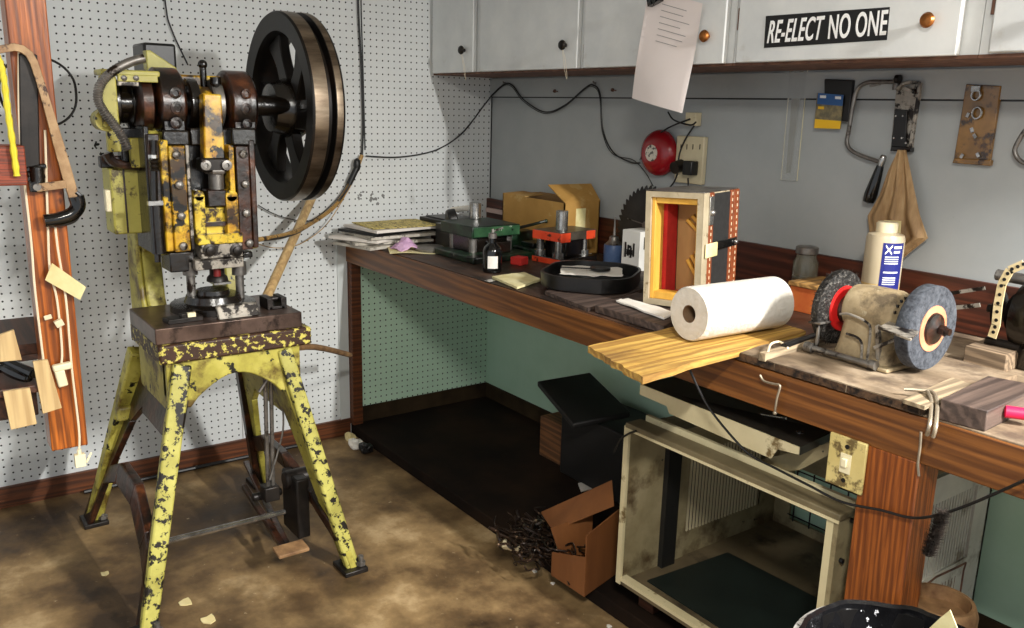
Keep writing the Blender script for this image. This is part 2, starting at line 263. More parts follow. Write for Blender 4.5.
# ------------------------------------------------------------------ mesh helpers
class G:
    def __init__(s): s.bm = bmesh.new(); s.mi = 0
    def _f(s, vs, quads, Mx=None):
        bv = [s.bm.verts.new((Mx @ Vector(v)) if Mx else v) for v in vs]
        for q in quads:
            try: f = s.bm.faces.new([bv[i] for i in q]); f.material_index = s.mi
            except ValueError: pass
        return s
    def hexa(s, p, Mx=None):      # 8 points: bottom loop 0-3, top loop 4-7
        return s._f(p, [(3, 2, 1, 0), (4, 5, 6, 7), (0, 1, 5, 4), (1, 2, 6, 5), (2, 3, 7, 6), (3, 0, 4, 7)], Mx)
    def box(s, x0, x1, y0, y1, z0, z1, Mx=None):
        return s.hexa([(x0, y0, z0), (x1, y0, z0), (x1, y1, z0), (x0, y1, z0), (x0, y0, z1), (x1, y0, z1), (x1, y1, z1), (x0, y1, z1)], Mx)
    def cbox(s, c, size, rot=(0, 0, 0)):
        Mx = Matrix.Translation(c) @ Euler(rot).to_matrix().to_4x4()
        a, b, d = (q/2 for q in size); return s.box(-a, a, -b, b, -d, d, Mx)
    def slab(s, q, off):          # quad q extruded by off
        off = Vector(off); q = [Vector(p) for p in q]
        return s.hexa(q + [p+off for p in q])
    def beam(s, p0, p1, w0, h0, w1=None, h1=None, side=(0, 1, 0)):   # tapered bar; width along side
        p0, p1 = Vector(p0), Vector(p1); w1 = w1 or w0; h1 = h1 or h0
        d = (p1-p0).normalized(); sd = Vector(side); sd = (sd-d*sd.dot(d)).normalized(); n = d.cross(sd)
        r = []
        for p, w_, h_ in ((p0, w0, h0), (p1, w1, h1)):
            r += [p-sd*w_/2-n*h_/2, p+sd*w_/2-n*h_/2, p+sd*w_/2+n*h_/2, p-sd*w_/2+n*h_/2]
        return s.hexa(r)
    def prism(s, pts, axis, a0, a1, Mx=None):
        def P(p, a): return {'x': (a, p[0], p[1]), 'y': (p[0], a, p[1]), 'z': (p[0], p[1], a)}[axis]
        n = len(pts)
        return s._f([P(p, a0) for p in pts]+[P(p, a1) for p in pts],
                    [tuple(range(n))[::-1], tuple(range(n, 2*n))]+[(i, (i+1) % n, n+(i+1) % n, n+i) for i in range(n)], Mx)
    def lathe(s, prof, o, ax, n=32, cap=True):   # prof: (r, t) along axis ax from o
        o = Vector(o); ax = Vector(ax).normalized()
        t = Vector((1, 0, 0)) if abs(ax.x) < .9 else Vector((0, 1, 0))
        e1 = ax.cross(t).normalized(); e2 = ax.cross(e1)
        vs = []
        for r_, a in prof:
            for i in range(n):
                th = 2*math.pi*i/n; vs.append(o+ax*a+(e1*math.cos(th)+e2*math.sin(th))*max(r_, 1e-5))
        q = []
        for k in range(len(prof)-1):
            for i in range(n): q.append((k*n+i, k*n+(i+1) % n, (k+1)*n+(i+1) % n, (k+1)*n+i))
        if cap: q.append(tuple(range(n))[::-1]); q.append(tuple(range((len(prof)-1)*n, len(prof)*n)))
        return s._f(vs, q)
    def cyl(s, p0, p1, r0, r1=None, n=20):
        p0, p1 = Vector(p0), Vector(p1)
        return s.lathe([(r0, 0), (r0 if r1 is None else r1, (p1-p0).length)], p0, p1-p0, n)
    def ball(s, c, r, sc=(1, 1, 1), n=14):
        Mx = Matrix.Translation(c) @ Matrix.Diagonal((*sc, 1))
        before = set(s.bm.faces)
        bmesh.ops.create_uvsphere(s.bm, u_segments=n, v_segments=max(6, n*2//3), radius=r, matrix=Mx)
        for f in s.bm.faces:
            if f not in before: f.material_index = s.mi
        return s
    def tube(s, pts, r, n=7, sub=5, closed=False):
        P = [Vector(p) for p in pts]
        if sub > 1 and len(P) > 2:
            Q = []; m_ = len(P)
            rng = range(m_ if closed else m_-1)
            for i in rng:
                p0 = P[(i-1) % m_] if (closed or i > 0) else P[0]; p1 = P[i]; p2 = P[(i+1) % m_]
                p3 = P[(i+2) % m_] if (closed or i < m_-2) else P[-1]
                for k in range(sub):
                    t = k/sub
                    Q.append(.5*((2*p1)+(-p0+p2)*t+(2*p0-5*p1+4*p2-p3)*t*t+(-p0+3*p1-3*p2+p3)*t**3))
            if not closed: Q.append(P[-1])
            P = Q
        m_ = len(P); vs = []; prev = None
        for i in range(m_):
            a = P[(i-1) % m_] if (closed or i > 0) else P[i]; b = P[(i+1) % m_] if (closed or i < m_-1) else P[i]
            d = (b-a).normalized()
            if prev is None:
                t = Vector((0, 0, 1)) if abs(d.z) < .9 else Vector((1, 0, 0)); e = (t-d*t.dot(d)).normalized()
            else: e = (prev-d*prev.dot(d)).normalized()
            prev = e; e2 = d.cross(e); rr = r(i/(m_-1)) if callable(r) else r
            for k in range(n):
                th = 2*math.pi*k/n; vs.append(P[i]+(e*math.cos(th)+e2*math.sin(th))*rr)
        q = []
        for i in range(m_ if closed else m_-1):
            j = (i+1) % m_
            for k in range(n): q.append((i*n+k, i*n+(k+1) % n, j*n+(k+1) % n, j*n+k))
        if not closed: q.append(tuple(range(n))[::-1]); q.append(tuple(range((m_-1)*n, m_*n)))
        return s._f(vs, q)
    def grid(s, nx, ny, fn, thick=0):          # fn(i/nx, j/ny) -> point ; optional downward thickness
        vs = [fn(i/nx, j/ny) for j in range(ny+1) for i in range(nx+1)]; W = nx+1
        q = [(j*W+i, j*W+i+1, (j+1)*W+i+1, (j+1)*W+i) for j in range(ny) for i in range(nx)]
        if thick:
            k = len(vs); vs += [(p[0], p[1], p[2]-thick) for p in vs]
            q += [tuple(a+k for a in f[::-1]) for f in q[:]]
            edge = [i for i in range(W)]+[j*W+nx for j in range(1, ny+1)]+[ny*W+i for i in range(nx-1, -1, -1)]+[j*W for j in range(ny-1, 0, -1)]
            for a, b in zip(edge, edge[1:]+edge[:1]): q.append((a, a+k, b+k, b))
        return s._f(vs, q)

def rootloc(p):
    v = Vector((0, 0, 0))
    while p is not None: v += p.location; p = p.parent
    return v
def obj(name, g, m, parent=None, bevel=0, smooth=True, label=None, seg=2):
    me = bpy.data.meshes.new(name); g.bm.normal_update()
    bmesh.ops.recalc_face_normals(g.bm, faces=g.bm.faces[:]); g.bm.to_mesh(me); g.bm.free()
    for x in (m if isinstance(m, (list, tuple)) else [m]): me.materials.append(M[x] if isinstance(x, str) else x)
    if smooth:
        for p in me.polygons: p.use_smooth = True
        me.set_sharp_from_angle(angle=R(38))
    o = bpy.data.objects.new(name, me); C.objects.link(o)
    if parent is not None:
        me.transform(Matrix.Translation(-rootloc(parent))); o.parent = parent
    if bevel:
        b = o.modifiers.new('bevel', 'BEVEL'); b.width = bevel; b.segments = seg; b.limit_method = 'ANGLE'; b.angle_limit = R(40)
    if label: o['label'] = label
    return o
def recentre(o):
    """move a one-mesh thing's origin to the bottom middle of its mesh"""
    me = o.data; xs = [v.co for v in me.vertices]
    c = Vector(((min(v.x for v in xs)+max(v.x for v in xs))/2, (min(v.y for v in xs)+max(v.y for v in xs))/2, min(v.z for v in xs)))
    me.transform(Matrix.Translation(-c)); o.location = c; return o
def tag(o, label, cat, group=None, kind=None):
    o['label'] = label; o['category'] = cat
    if group: o['group'] = group
    if kind: o['kind'] = kind
    if o.type == 'MESH' and o.parent is None: recentre(o)
    return o
def thing(name, label, cat, loc=(0, 0, 0), group=None):
    o = bpy.data.objects.new(name, None); C.objects.link(o); o.location = loc; o.empty_display_size = .05
    return tag(o, label, cat, group)
def struct(name, g, m, bevel=0):
    o = obj(name, g, m, bevel=bevel, smooth=False); o['kind'] = 'structure'; return o
def text_mesh(txt, size, Mx, bold=.0, shear=0, xs=1, depth=.0006):
    cu = bpy.data.curves.new('lettering', 'FONT'); cu.body = txt; cu.size = size; cu.shear = shear; cu.offset = bold
    cu.extrude = depth; cu.space_character = 1.06; cu.align_x = 'CENTER'; cu.align_y = 'CENTER'
    t = bpy.data.objects.new('lettering', cu); me = bpy.data.meshes.new_from_object(t)
    me.transform(Mx @ Matrix.Diagonal((xs, 1, 1, 1)))
    bpy.data.objects.remove(t); bpy.data.curves.remove(cu)
    g = G(); g.bm.from_mesh(me); bpy.data.meshes.remove(me); return g
def wire(name, pts, r, m, label, cat='cord', group=None, sub=6):
    g = G(); g.tube(pts, r, n=7, sub=sub); return tag(obj(name, g, m), label, cat, group)
WALLY = Matrix(((1, 0, 0, 0), (0, 0, -1, 0), (0, 1, 0, 0), (0, 0, 0, 1)))  # text plane xy -> wall xz facing -y
WALLX = Matrix(((0, 0, 1, 0), (1, 0, 0, 0), (0, 1, 0, 0), (0, 0, 0, 1)))   # text plane -> yz facing +x

# ------------------------------------------------------------------ room
BH, BD, PZ = .90, .757, .05
g = G(); g.box(-.05, 5.2, -4.4, .05, -.05, 0); struct('floor', g, 'concrete')
g = G(); g.box(-.06, 0, -4.4, .05, 0, 2.45); struct('wall_left', g, 'peg')
g = G(); g.box(0, 5.2, 0, .06, 0, 2.45); struct('wall_right', g, 'grey_wall')
g = G(); g.box(-.05, 5.2, -4.4, .05, 2.45, 2.5); struct('ceiling', g, 'ceiling')
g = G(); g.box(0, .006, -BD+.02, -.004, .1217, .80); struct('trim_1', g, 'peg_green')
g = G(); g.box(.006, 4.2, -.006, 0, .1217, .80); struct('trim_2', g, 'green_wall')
g = G(); g.box(0, .016, -4.4, -BD-.002, 0, .078); struct('baseboard_left', g, 'base_wood')
g = G(); g.box(0, .007, -.803, -.76, .078, .897); struct('trim_3', g, mat('white_seam_strip', (196, 200, 198), rough=.6))
g = G(); g.box(0, .016, -BD+.052, -.017, PZ, .1217); struct('trim_10', g, 'under_base')
g = G(); g.box(0, 4.2, -.016, 0, PZ, .1217); struct('trim_11', g, 'under_base')
# upper nailing rail behind the cabinets with a groove under it
g = G(); g.box(0, 4.2, -.010, 0, 1.5215, 1.60); struct('trim_4', g, 'grey_wall')
g = G(); g.box(0, 4.2, -.003, 0, 1.5165, 1.5215); struct('trim_5', g, 'black_ink')
g = G(); g.box(0, .004, -.003, 0, 1.05, 1.52); g.box(.004, .006, -.004, 0, 1.05, 1.52); struct('trim_6', g, 'black_ink')
# seam in the pegboard
p = at(236, 300, 0, 0)
g = G(); g.box(0, .0015, p.y-.0015, p.y+.0015, .08, 1.3); struct('trim_7', g, 'grey_ink')

rnd = random.Random(4)
for (u, v, n_, sp_) in ((95, 148, 7, .012), (368, 197, 16, .03)):
    g = G()
    for k in range(n_):
        c = at(u, v, 0, 0); y = c.y+rnd.gauss(0, sp_); z = c.z+rnd.gauss(0, sp_*(1.3 if u < 100 else .35)); a = rnd.uniform(.003, .009)
        g.prism([(y+a*math.cos(t)*rnd.uniform(.5, 1.2), z+a*math.sin(t)*rnd.uniform(.5, 1.4)) for t in [i*math.pi/4 for i in range(8)]], 'x', .0002, .0008+.0001*k)
    o = struct('trim_%d' % (12 if u < 100 else 13), g, mat('dark_smudge', (34, 32, 30) if u < 100 else (120, 120, 118), rough=.9))

# platform under the bench
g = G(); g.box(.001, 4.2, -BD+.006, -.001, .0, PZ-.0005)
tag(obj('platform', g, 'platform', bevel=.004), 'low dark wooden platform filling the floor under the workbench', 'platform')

# ------------------------------------------------------------------ workbench
wb = thing('workbench', 'long reddish brown wooden workbench running along the grey wall', 'workbench', (1.6, -.38, 0))
g = G(); g.box(.001, 2.16, -BD+.003, -.022, BH-.02, BH); obj('bench_top', g, 'bench_top', wb, bevel=.002)
g = G(); g.box(2.16, 4.2, -BD+.003, -.022, BH-.02, BH); obj('bench_top', g, 'dusty', wb, bevel=.002, label='dusty pale stretch of the bench top')
g = G(); g.box(.001, 4.2, -BD-.004, -BD+.034, .801, BH-.004); obj('apron', g, 'bench_wood', wb, bevel=.003)
g = G(); g.box(.001, .04, -BD+.002, -BD+.05, PZ, .80); obj('leg', g, 'base_wood', wb, bevel=.003)
g = G(); g.box(2.506, 2.632, -BD-.004, -BD+.075, PZ, .802); obj('leg', g, 'post_wood', wb, bevel=.003, label='broad orange brown front post')
g = G(); g.box(.001, 4.2, -.021, -.0065, BH+.001, 1.0485); struct('trim_8', g, 'backsplash', bevel=.002)
g = G(); g.box(.02, .62, -.036, -.0215, .985, 1.005); struct('trim_9', g, mat('pinkish_ledge', (196, 170, 160), rough=.5))
g = G(); g.box(.02, 4.2, -.40, -.36, .80, BH-.02); obj('rail', g, 'bench_wood', wb)
# grinder board: front edge ragged and black
g = G(); g.grid(40, 12, lambda a, b: (2.156+.463*a, -.765+.40*b+(.004*noise.noise((a*18, 0, 3)) if b == 0 else 0), BH+.019+.0012*noise.noise((a*9, b*9, 1))), thick=.018)
gb = tag(obj('grinder_board', g, 'dusty'), 'dusty plywood board on the bench under the bench grinder', 'board')
g = G(); g.grid(60, 1, lambda a, b: (2.157+.46*a, -.7665-.0035*abs(noise.noise((a*40, 0, 8))), BH+.0005+.0165*b+(.002*noise.noise((a*50, b, 1)))))
obj('front_edge', g, 'dark_ply_edge', gb)

# ------------------------------------------------------------------ wall cabinets
CZ, CY = 1.609, -.335
units = [(.001, .372, [(.022, .347)], (461, 50), 'knob_dark', 'narrow grey wall cabinet in the corner beside the pegboard'),
         (.374, 1.028, [(.398, 1.012)], (562, 45), 'knob_dark', 'grey wall cabinet with dark knob, between corner cabinet and paper'),
         (1.030, 1.697, [(1.046, 1.675)], (704, 36), 'knob_brass', 'grey wall cabinet with a paper clipped in front of its door'),
         (1.699, 2.405, [(1.722, 2.364)], (927, 20), 'knob_brass', 'white wall cabinet with the black bumper sticker on its door'),
         (2.407, 3.12, [(2.437, 3.05)], (1060, 10), 'knob_brass', 'white wall cabinet right of the stickered one, cut by picture edge')]
for i, (x0, x1, drs, kp, km, lb) in enumerate(units):
    t = thing('wall_cabinet', lb, 'cabinet', ((x0+x1)/2, -.17, CZ), 'wall cabinets above the workbench')
    g = G(); g.box(x0, x1, CY+.02, -.011, CZ+.004, 2.40); obj('body', g, 'cab', t)
    g = G(); g.box(x0, x1, CY+.018, -.011, CZ-.004, CZ+.004); obj('bottom_edge', g, 'raw_edge', t)
    for a, b in drs:
        g = G(); g.box(a, b, CY-.002, CY+.018, CZ+.003 if i < 4 else CZ+.006, 2.36); d = obj('door', g, 'cab', t, bevel=.003)
        k = at(kp[0], kp[1], 1, CY-.02); g = G()
        g.lathe([(.007, 0), (.006, .008), (.016, .014), (.018, .02), (.014, .026), (0.004, .029)], (k.x, CY-.001, k.z), (0, -1, 0), 20)
        obj('knob', g, km, d)
    # hinges
    hx = drs[0][0]-.008
    p = {2: (583, 62), 3: (735, 30), 4: (976, 15)}.get(i)
    if p:
        z = at(*p, 1, CY).z
        g = G(); g.cyl((hx, CY+.012, z), (hx, CY+.012, z+.06), .005, n=10); obj('hinge', g, 'raw_edge', t)
    if i in (0, 1):
        k = at(kp[0]+2, kp[1]+6, 1, CY-.012); g = G()
        g.tube([(k.x-.004, CY-.02, k.z+.02), (k.x-.001, CY-.012, k.z-.03), (k.x+.006, CY-.008, k.z-.075), (k.x+.02, CY-.01, k.z-.095), (k.x+.012, CY-.012, k.z-.04), (k.x+.002, CY-.02, k.z+.01)], .0005, n=5)
        obj('knob_string', g, 'cord_white', t)
    if i == 3:
        q = [at(u, v, 1, CY-.0025) for u, v in ((764, 48), (887, 40), (890, 7), (766, 16))]
        g = G(); g.slab(q, (0, -.0006, 0)); st = obj('sticker', g, 'black_ink', t, label='black bumper sticker with white words')
        ex = (q[1]-q[0]).normalized(); c = sum(q, Vector())/4; wd = (q[1]-q[0]).length
        ez = Vector((0, 0, 1)); ez = (ez-ex*ez.dot(ex)).normalized(); ny = ex.cross(ez)
        def TM(off, y=0): 
            o_ = c+ex*off+ez*y; return Matrix(((ex.x, ez.x, ny.x, o_.x), (ex.y, ez.y, ny.y, o_.y-.0012), (ex.z, ez.z, ny.z, o_.z), (0, 0, 0, 1)))
        H = .078
        def fit(txt, off, width, shear):
            gg = text_mesh(txt, .078, Matrix.Identity(4), bold=.0010, shear=shear)
            xs = [v.co.x for v in gg.bm.verts]; ys = [v.co.y for v in gg.bm.verts]
            sx = width/(max(xs)-min(xs)); sy = .060/(max(ys)-min(ys)); cx = (max(xs)+min(xs))/2; cy = (max(ys)+min(ys))/2
            for v in gg.bm.verts: v.co = TM(off, .001) @ Vector(((v.co.x-cx)*sx, (v.co.y-cy)*sy, v.co.z))
            return gg
        gg = fit('RE-ELECT', -.085, .178, .25)
        obj('lettering', gg, 'white_ink', st, smooth=False)
        obj('lettering', fit('NO ONE', .100, .162, .0), 'white_ink', st, smooth=False)

# paper clipped to the third cabinet
q = [at(632, 98, 1, -.352), at(683, 113, 1, -.36), at(702, 10, 1, -.352), at(646, 0, 1, -.352)]
top = [q[3]+(q[3]-q[0])*.12, q[2]+(q[2]-q[1])*.06]
def pap(a, b):
    p = q[0].lerp(q[1], a).lerp(top[0].lerp(top[1], a), b); return Vector((p.x, p.y-.006*math.sin(a*3.1)*(1-b)-.003*math.sin(b*5+a*2), p.z))
pp = thing('hanging_paper', 'white paper sheet hung by black binder clip on the cabinet', 'paper', (1.45, -.345, 1.5))
g = G(); g.grid(10, 14, pap, thick=.0006); obj('sheet', g, mat('pinkish_white_paper', (226, 216, 212), rough=.8), pp)
g = G()
for k in range(7):
    a0 = .30; a1 = .30+.62*random.uniform(.6, 1); b = .90-.055*k
    u0 = pap(a0, b); u1 = pap(a1, b); g.slab([u0+Vector((0, -.0012, -.0015)), u1+Vector((0, -.0012, -.0015)), u1+Vector((0, -.0012, .0006)), u0+Vector((0, -.0012, .0006))], (0, -.0003, 0))
obj('print_lines', g, 'grey_ink', pp)
c = at(657, 2, 1, -.365)
g = G(); g.cbox((c.x-.012, -.362, c.z+.006), (.05, .02, .022), (0, -.3, 0))
for s in (-1, 1): g.tube([(c.x-.012+s*.012, -.372, c.z+.01), (c.x-.006+s*.012, -.385, c.z-.012), (c.x+s*.008, -.38, c.z+.022), (c.x-.012+s*.012, -.372, c.z+.01)], .0016, n=5)
g2 = obj('binder_clip', g, 'black_gloss', pp)

# ------------------------------------------------------------------ punch press
PX, PY = .72, -1.59
press = thing('punch_press', 'old yellow green mechanical punch press with big flywheel on splayed cast legs', 'press', (PX, PY, 0))
def part(name, g, m, bevel=0, label=None, parent=None): return obj(name, g, m, parent or press, bevel=bevel, label=label)
def fbox(g, u0, v0, u1, v1, X, dep):          # a block whose front (facing +x) spans those pixels on the plane x = X
    um, vm = (u0+u1)/2, (v0+v1)/2
    y0 = at(u0, vm, 0, X).y; y1 = at(u1, vm, 0, X).y; z1 = at(um, v0, 0, X).z; z0 = at(um, v1, 0, X).z
    g.box(X-dep, X, y0, y1, z0, z1); return y0, y1, z0, z1
# legs ------------------------------------------------
Lf = {}
YL0, YL1, YR0, YR1 = -1.745, -1.913, -1.43, -1.276
def leg(pt, pb, w0, w1, d, foot, name='leg', m='ychip'):
    g = G(); g.beam(pt, pb, w0, d, w1, d*.8)
    o = part(name, g, m, bevel=.006)
    fx, fy = foot
    g = G(); g.box(fx-.055, fx+.045, fy-.04, fy+.04, 0, .016); obj('foot', g, 'dark_iron', o, bevel=.003)
    g = G(); g.cyl((fx+.02, fy+.025, .016), (fx+.02, fy+.025, .05), .009, n=10); g.lathe([(.016, 0), (.016, .012)], (fx+.02, fy+.025, .018), (0, 0, 1), 6)
    obj('anchor_bolt', g, 'dull_steel', o); return o
leg((1.0, -1.738, .74), (1.135, -1.913, .012), .052, .045, .035, (1.125, -1.913))
leg((.99, -1.435, .74), (1.105, -1.276, .012), .046, .045, .035, (1.10, -1.276))
def flange(pts, off, m='ypaint', name='leg_web', b=.004):
    g = G(); g.slab(pts, off); return part(name, g, m, bevel=b)
# webs run back from each front leg edge, splaying as the legs do
for sy, (yt, yb) in ((-1, (-1.725, -1.925)), (1, (-1.435, -1.262))):
    # front web behind the front leg
    g = G()
    def yz(z, s=sy, a=yt, b=yb): return b+(a-b)*z/.70
    prof = [(1.115, .0), (1.12, .012), (1.0, .69), (.58, .69), (.50, .50), (.46, .46), (.40, .24), (.24, .0), (.36, .0), (.47, .17), (.56, .23), (.86, .24), (.95, .17), (1.03, 0)]
    # arch: outer ring built from quads so the plate follows the splay
    outer = [(1.125, 0), (1.075, .24), (1.03, .45), (.99, .69)]
    inner = [(1.045, 0), (.985, .22), (.955, .36), (.90, .52)]
    def strip(A, B, th=.022):
        for (a0, a1), (b0, b1) in zip(zip(A, A[1:]), zip(B, B[1:])):
            P4 = [(a0[0], yz(a0[1]), a0[1]), (b0[0], yz(b0[1]), b0[1]), (b1[0], yz(b1[1]), b1[1]), (a1[0], yz(a1[1]), a1[1])]
            g.slab(P4, (0, -sy*th, 0))
    strip(outer, inner)
    strip([(.26, 0), (.33, .24), (.44, .47), (.56, .69)], [(.34, 0), (.43, .22), (.56, .44), (.66, .52)])
    strip([(.56, .69), (.99, .69)], [(.66, .50), (.90, .50)])
    part('leg_web', g, 'rust' if sy < 0 else 'ypaint', bevel=.003)
    # low tie between the front and rear leg, bowed up
    g = G()
    strip([(1.07, .16), (.95, .23), (.75, .30), (.55, .30), (.40, .24)], [(1.06, .09), (.93, .17), (.75, .235), (.55, .235), (.38, .17)], .03)
    part('side_tie', g, 'rust', bevel=.004)
leg((.57, -1.76, .68), (.306, -1.893, .012), .055, .05, .05, (.31, -1.893), m='ypaint')
leg((.57, -1.43, .68), (.306, -1.29, .012), .055, .05, .05, (.31, -1.29), m='rust')
# rear leg knees
g = G(); g.cbox((.50, -1.80, .46), (.07, .06, .05)); part('boss', g, 'ypaint', bevel=.01)
# front apron casting with arch between the legs
ya, yb_ = -1.78, -1.385
pts = []
zt = .748
arch = [(ya, .60), (ya+.05, .585), (ya+.085, .60)]
n = 10
pts = [(ya, zt), (ya, .64), (ya+.06, .605)]
for k in range(n+1):
    t = k/n; y = ya+.085+(yb_-ya-.17)*t; z = .635+.055*math.sin(math.pi*t)
    pts.append((y, z))
pts += [(yb_-.06, .605), (yb_, .64), (yb_, zt)]
g = G(); g.prism(pts, 'x', .955, 1.0); part('apron', g, 'ypaint', bevel=.004)
g = G(); g.box(.68, .985, ya, ya+.025, .60, .748); part('table_bracket', g, 'ypaint', bevel=.004)
g = G(); g.box(.68, .985, yb_-.025, yb_, .60, .748); part('table_bracket', g, 'ypaint', bevel=.004)
# table
g = G(); g.box(.68, 1.015, -1.80, -1.352, .748, .803); part('table_casting', g, 'ychip_dark', bevel=.006)
g = G(); g.box(.70, 1.0, -1.803, -1.375, .803, .850); part('bolster_plate', g, 'table_steel', bevel=.003)
# C frame, two side plates
cprof = [(.48, .68), (.70, .68), (.69, .80), (.64, .86), (.62, 1.0), (.66, 1.04), (.80, 1.02), (.80, 1.36), (.78, 1.38), (.60, 1.40), (.54, 1.36), (.50, 1.20), (.48, .95)]
for y0, y1 in ((-1.735, -1.68), (-1.485, -1.43)):
    g = G(); g.prism(cprof, 'y', y0, y1); part('side_frame', g, 'ypaint', bevel=.006)
g = G(); g.box(.50, .58, -1.70, -1.46, .98, 1.34); part('rear_web', g, 'grease', bevel=.004)
g = G(); g.box(.64, .806, -1.750, -1.7355, 1.03, 1.395); part('side_shade_plate', g, 'grease', bevel=.003)  # dark plate added over the frame for the shade around the black rod
# gib uprights
XF = .85
g = G(); fbox(g, 151, 134, 163, 252, .825, .024); part('side_strip', g, 'rust', bevel=.003)
g = G(); fbox(g, 163, 140, 171.5, 252, XF-.012, .06); part('upright', g, 'yrust', bevel=.004)
g = G(); fbox(g, 251, 140, 257, 248, XF-.012, .06); part('upright', g, 'rust', bevel=.004)
def gib(u0, u1, v0, v1, m, bolts):
    g = G(); y0, y1, z0, z1 = fbox(g, u0, v0, u1, v1, XF, .04); o = part('gib', g, m, bevel=.003)
    for (bu, bv) in bolts:
        c = at(bu, bv, 0, XF); g = G(); g.lathe([(.012, 0), (.013, .006), (.011, .011), (.004, .015)], (XF-.001, c.y, c.z), (1, 0, 0), 12); obj('bolt', g, 'dull_steel', o)
gib(172, 188, 146, 252, 'yrust', [(176, 155), (179, 185), (181, 216), (183, 246)])
gib(238, 251, 146, 250, 'rust', [(243, 154), (245, 184), (246, 213), (249, 243)])
g = G(); fbox(g, 188.5, 145, 192, 250, XF+.004, .05); part('gib_strip', g, 'worn_plate', bevel=.002)
g = G(); fbox(g, 231, 145, 236, 250, XF+.004, .05); part('gib_strip', g, 'yrust', bevel=.002)
g = G(); fbox(g, 192, 142, 231, 250, XF-.075, .03); part('ram_back', g, 'grease')
# ram: side cheeks, block, lower plates
g = G(); fbox(g, 196, 207, 232, 240, XF-.012, .07); r_ = part('ram', g, 'ybright', bevel=.004, label='bright yellow ram block')
for u0, u1, m_ in ((195, 206, 'ybright'), (227, 239, 'yrust')):
    g = G(); y0, y1, z0, z1 = fbox(g, u0, 196, u1, 238, XF+.012, .05); g.cyl((XF-.038, (y0+y1)/2, z1), (XF+.012, (y0+y1)/2, z1), (y1-y0)/2, n=18); obj('cheek', g, m_, r_, bevel=.002)
g = G(); fbox(g, 198, 222, 238, 226, XF+.0, .03); obj('band', g, 'rust', r_)
g = G(); fbox(g, 198, 234, 243, 244, XF+.02, .08); part('ram_lip', g, 'ybright', bevel=.003)
g = G(); fbox(g, 201, 244, 243, 258, XF+.022, .07); cp = part('clamp_plate', g, 'worn_plate', bevel=.003)
for bu in (209, 236):
    c = at(bu, 250, 0, XF+.022); g = G(); g.lathe([(.019, 0), (.019, .008), (.012, .010), (.012, .018), (.005, .020)], (XF+.021, c.y, c.z), (1, 0, 0), 14); obj('nut', g, 'dark_iron', cp)
g = G(); fbox(g, 195, 259, 244, 269, XF+.03, .12); part('punch_holder', g, 'worn_plate', bevel=.003)
g = G(); fbox(g, 170, 252, 195, 272, XF-.01, .10); part('holder_wing', g, 'grease', bevel=.004)
g = G(); fbox(g, 243, 252, 253, 258, XF-.01, .08); part('holder_wing', g, 'grease', bevel=.004)
for u, v0, v1 in ((190, 268, 292), (239, 268, 288)):
    g = G(); a = at(u, v0, 0, XF-.03); b = at(u, v1, 0, XF-.03); g.cyl((XF-.03, a.y, a.z), (XF-.03, a.y, .86), .013, n=14); g.cyl((XF-.03, a.y, a.z+.02), (XF-.03, a.y, a.z-.02), .022, n=14)
    part('guide_post', g, 'dull_steel')
c = at(219, 272, 0, XF-.01)
g = G(); g.lathe([(.032, 0), (.030, .012), (.022, .02), (.022, .045)], (XF-.03, c.y, c.z-.03), (0, 0, 1), 20); part('punch', g, 'dark_iron')
g = G(); g.cyl((XF-.01, c.y-.006, c.z-.012), (XF-.01, c.y-.006, c.z+.012), .011, n=12); part('punch_pin', g, mat('dark_red_pin', (110, 18, 16), rough=.5), label='small dark red pin above the die')
g = G(); g.box(XF-.05, XF+.008, c.y-.022, c.y+.03, c.z-.036, c.z-.030); part('stripper', g, 'steel')
# die shoe on the table
g = G(); g.lathe([(.125, 0), (.125, .02), (.085, .025), (.078, .045), (.05, .048), (.048, .06), (.03, .06)], (XF-.03, -1.585, .850), (0, 0, 1), 40); part('die_shoe', g, 'grease')
g = G(); g.cbox((.94, -1.71, .857), (.05, .10, .014), (0, 0, .1)); g.cbox((.945, -1.705, .868), (.02, .03, .012), (0, 0, .2)); part('left_clamp', g, 'dark_iron', bevel=.002)
g = G(); g.cbox((.955, -1.69, .870), (.012, .022, .012)); part('clamp_chip', g, 'white_plastic')
g = G(); g.slab([(.965, -1.62, .851), (.985, -1.62, .851), (.985, -1.50, .851), (.965, -1.50, .851)], (-.02, 0, .036)); part('die_block', g, 'worn_plate', bevel=.003)
g = G()
for dy in (-.022, .022):
    g.box(.86, .93, -1.425+dy-.009, -1.425+dy+.009, .85, .885)
g.box(.86, .93, -1.45, -1.40, .85, .86); g.cyl((.90, -1.45, .878), (.90, -1.40, .878), .008, n=10); part('right_clamp', g, 'dark_iron', bevel=.002)
# crank bearing caps
SZ, SX = 1.458, .71
def cap(y0, y1, r, m, bolts):
    g = G(); g.lathe([(r*.9, 0), (r, .008), (r, y1-y0-.008), (r*.9, y1-y0)], (SX, y0, SZ), (0, 1, 0), 36)
    g.box(SX-.05, SX+.09, y0+.01, y1-.01, SZ-.115, SZ-.02)
    o = part('bearing_cap', g, m, bevel=.002)
    for (u, v, rr) in bolts:
        c = at(u, v, 0, SX+r+.005); g = G(); g.lathe([(rr, -.03), (rr, .006), (rr*.55, .008), (rr*.55, .002)], (SX+r-.004, c.y, c.z), (1, .0, 0), 14); obj('bolt', g, 'rust', o)
cap(-1.700, -1.622, .103, 'rust', [(176, 93, .016), (178, 108, .019), (177, 123, .017)])
cap(-1.495, -1.412, .103, 'rust', [(247, 94, .015), (247, 109, .017), (248, 124, .015)])
g = G(); g.lathe([(.07, 0), (.09, .01), (.096, .035), (.07, .045)], (SX, -1.75, SZ), (0, 1, 0), 36); part('brake_flange', g, 'rust')
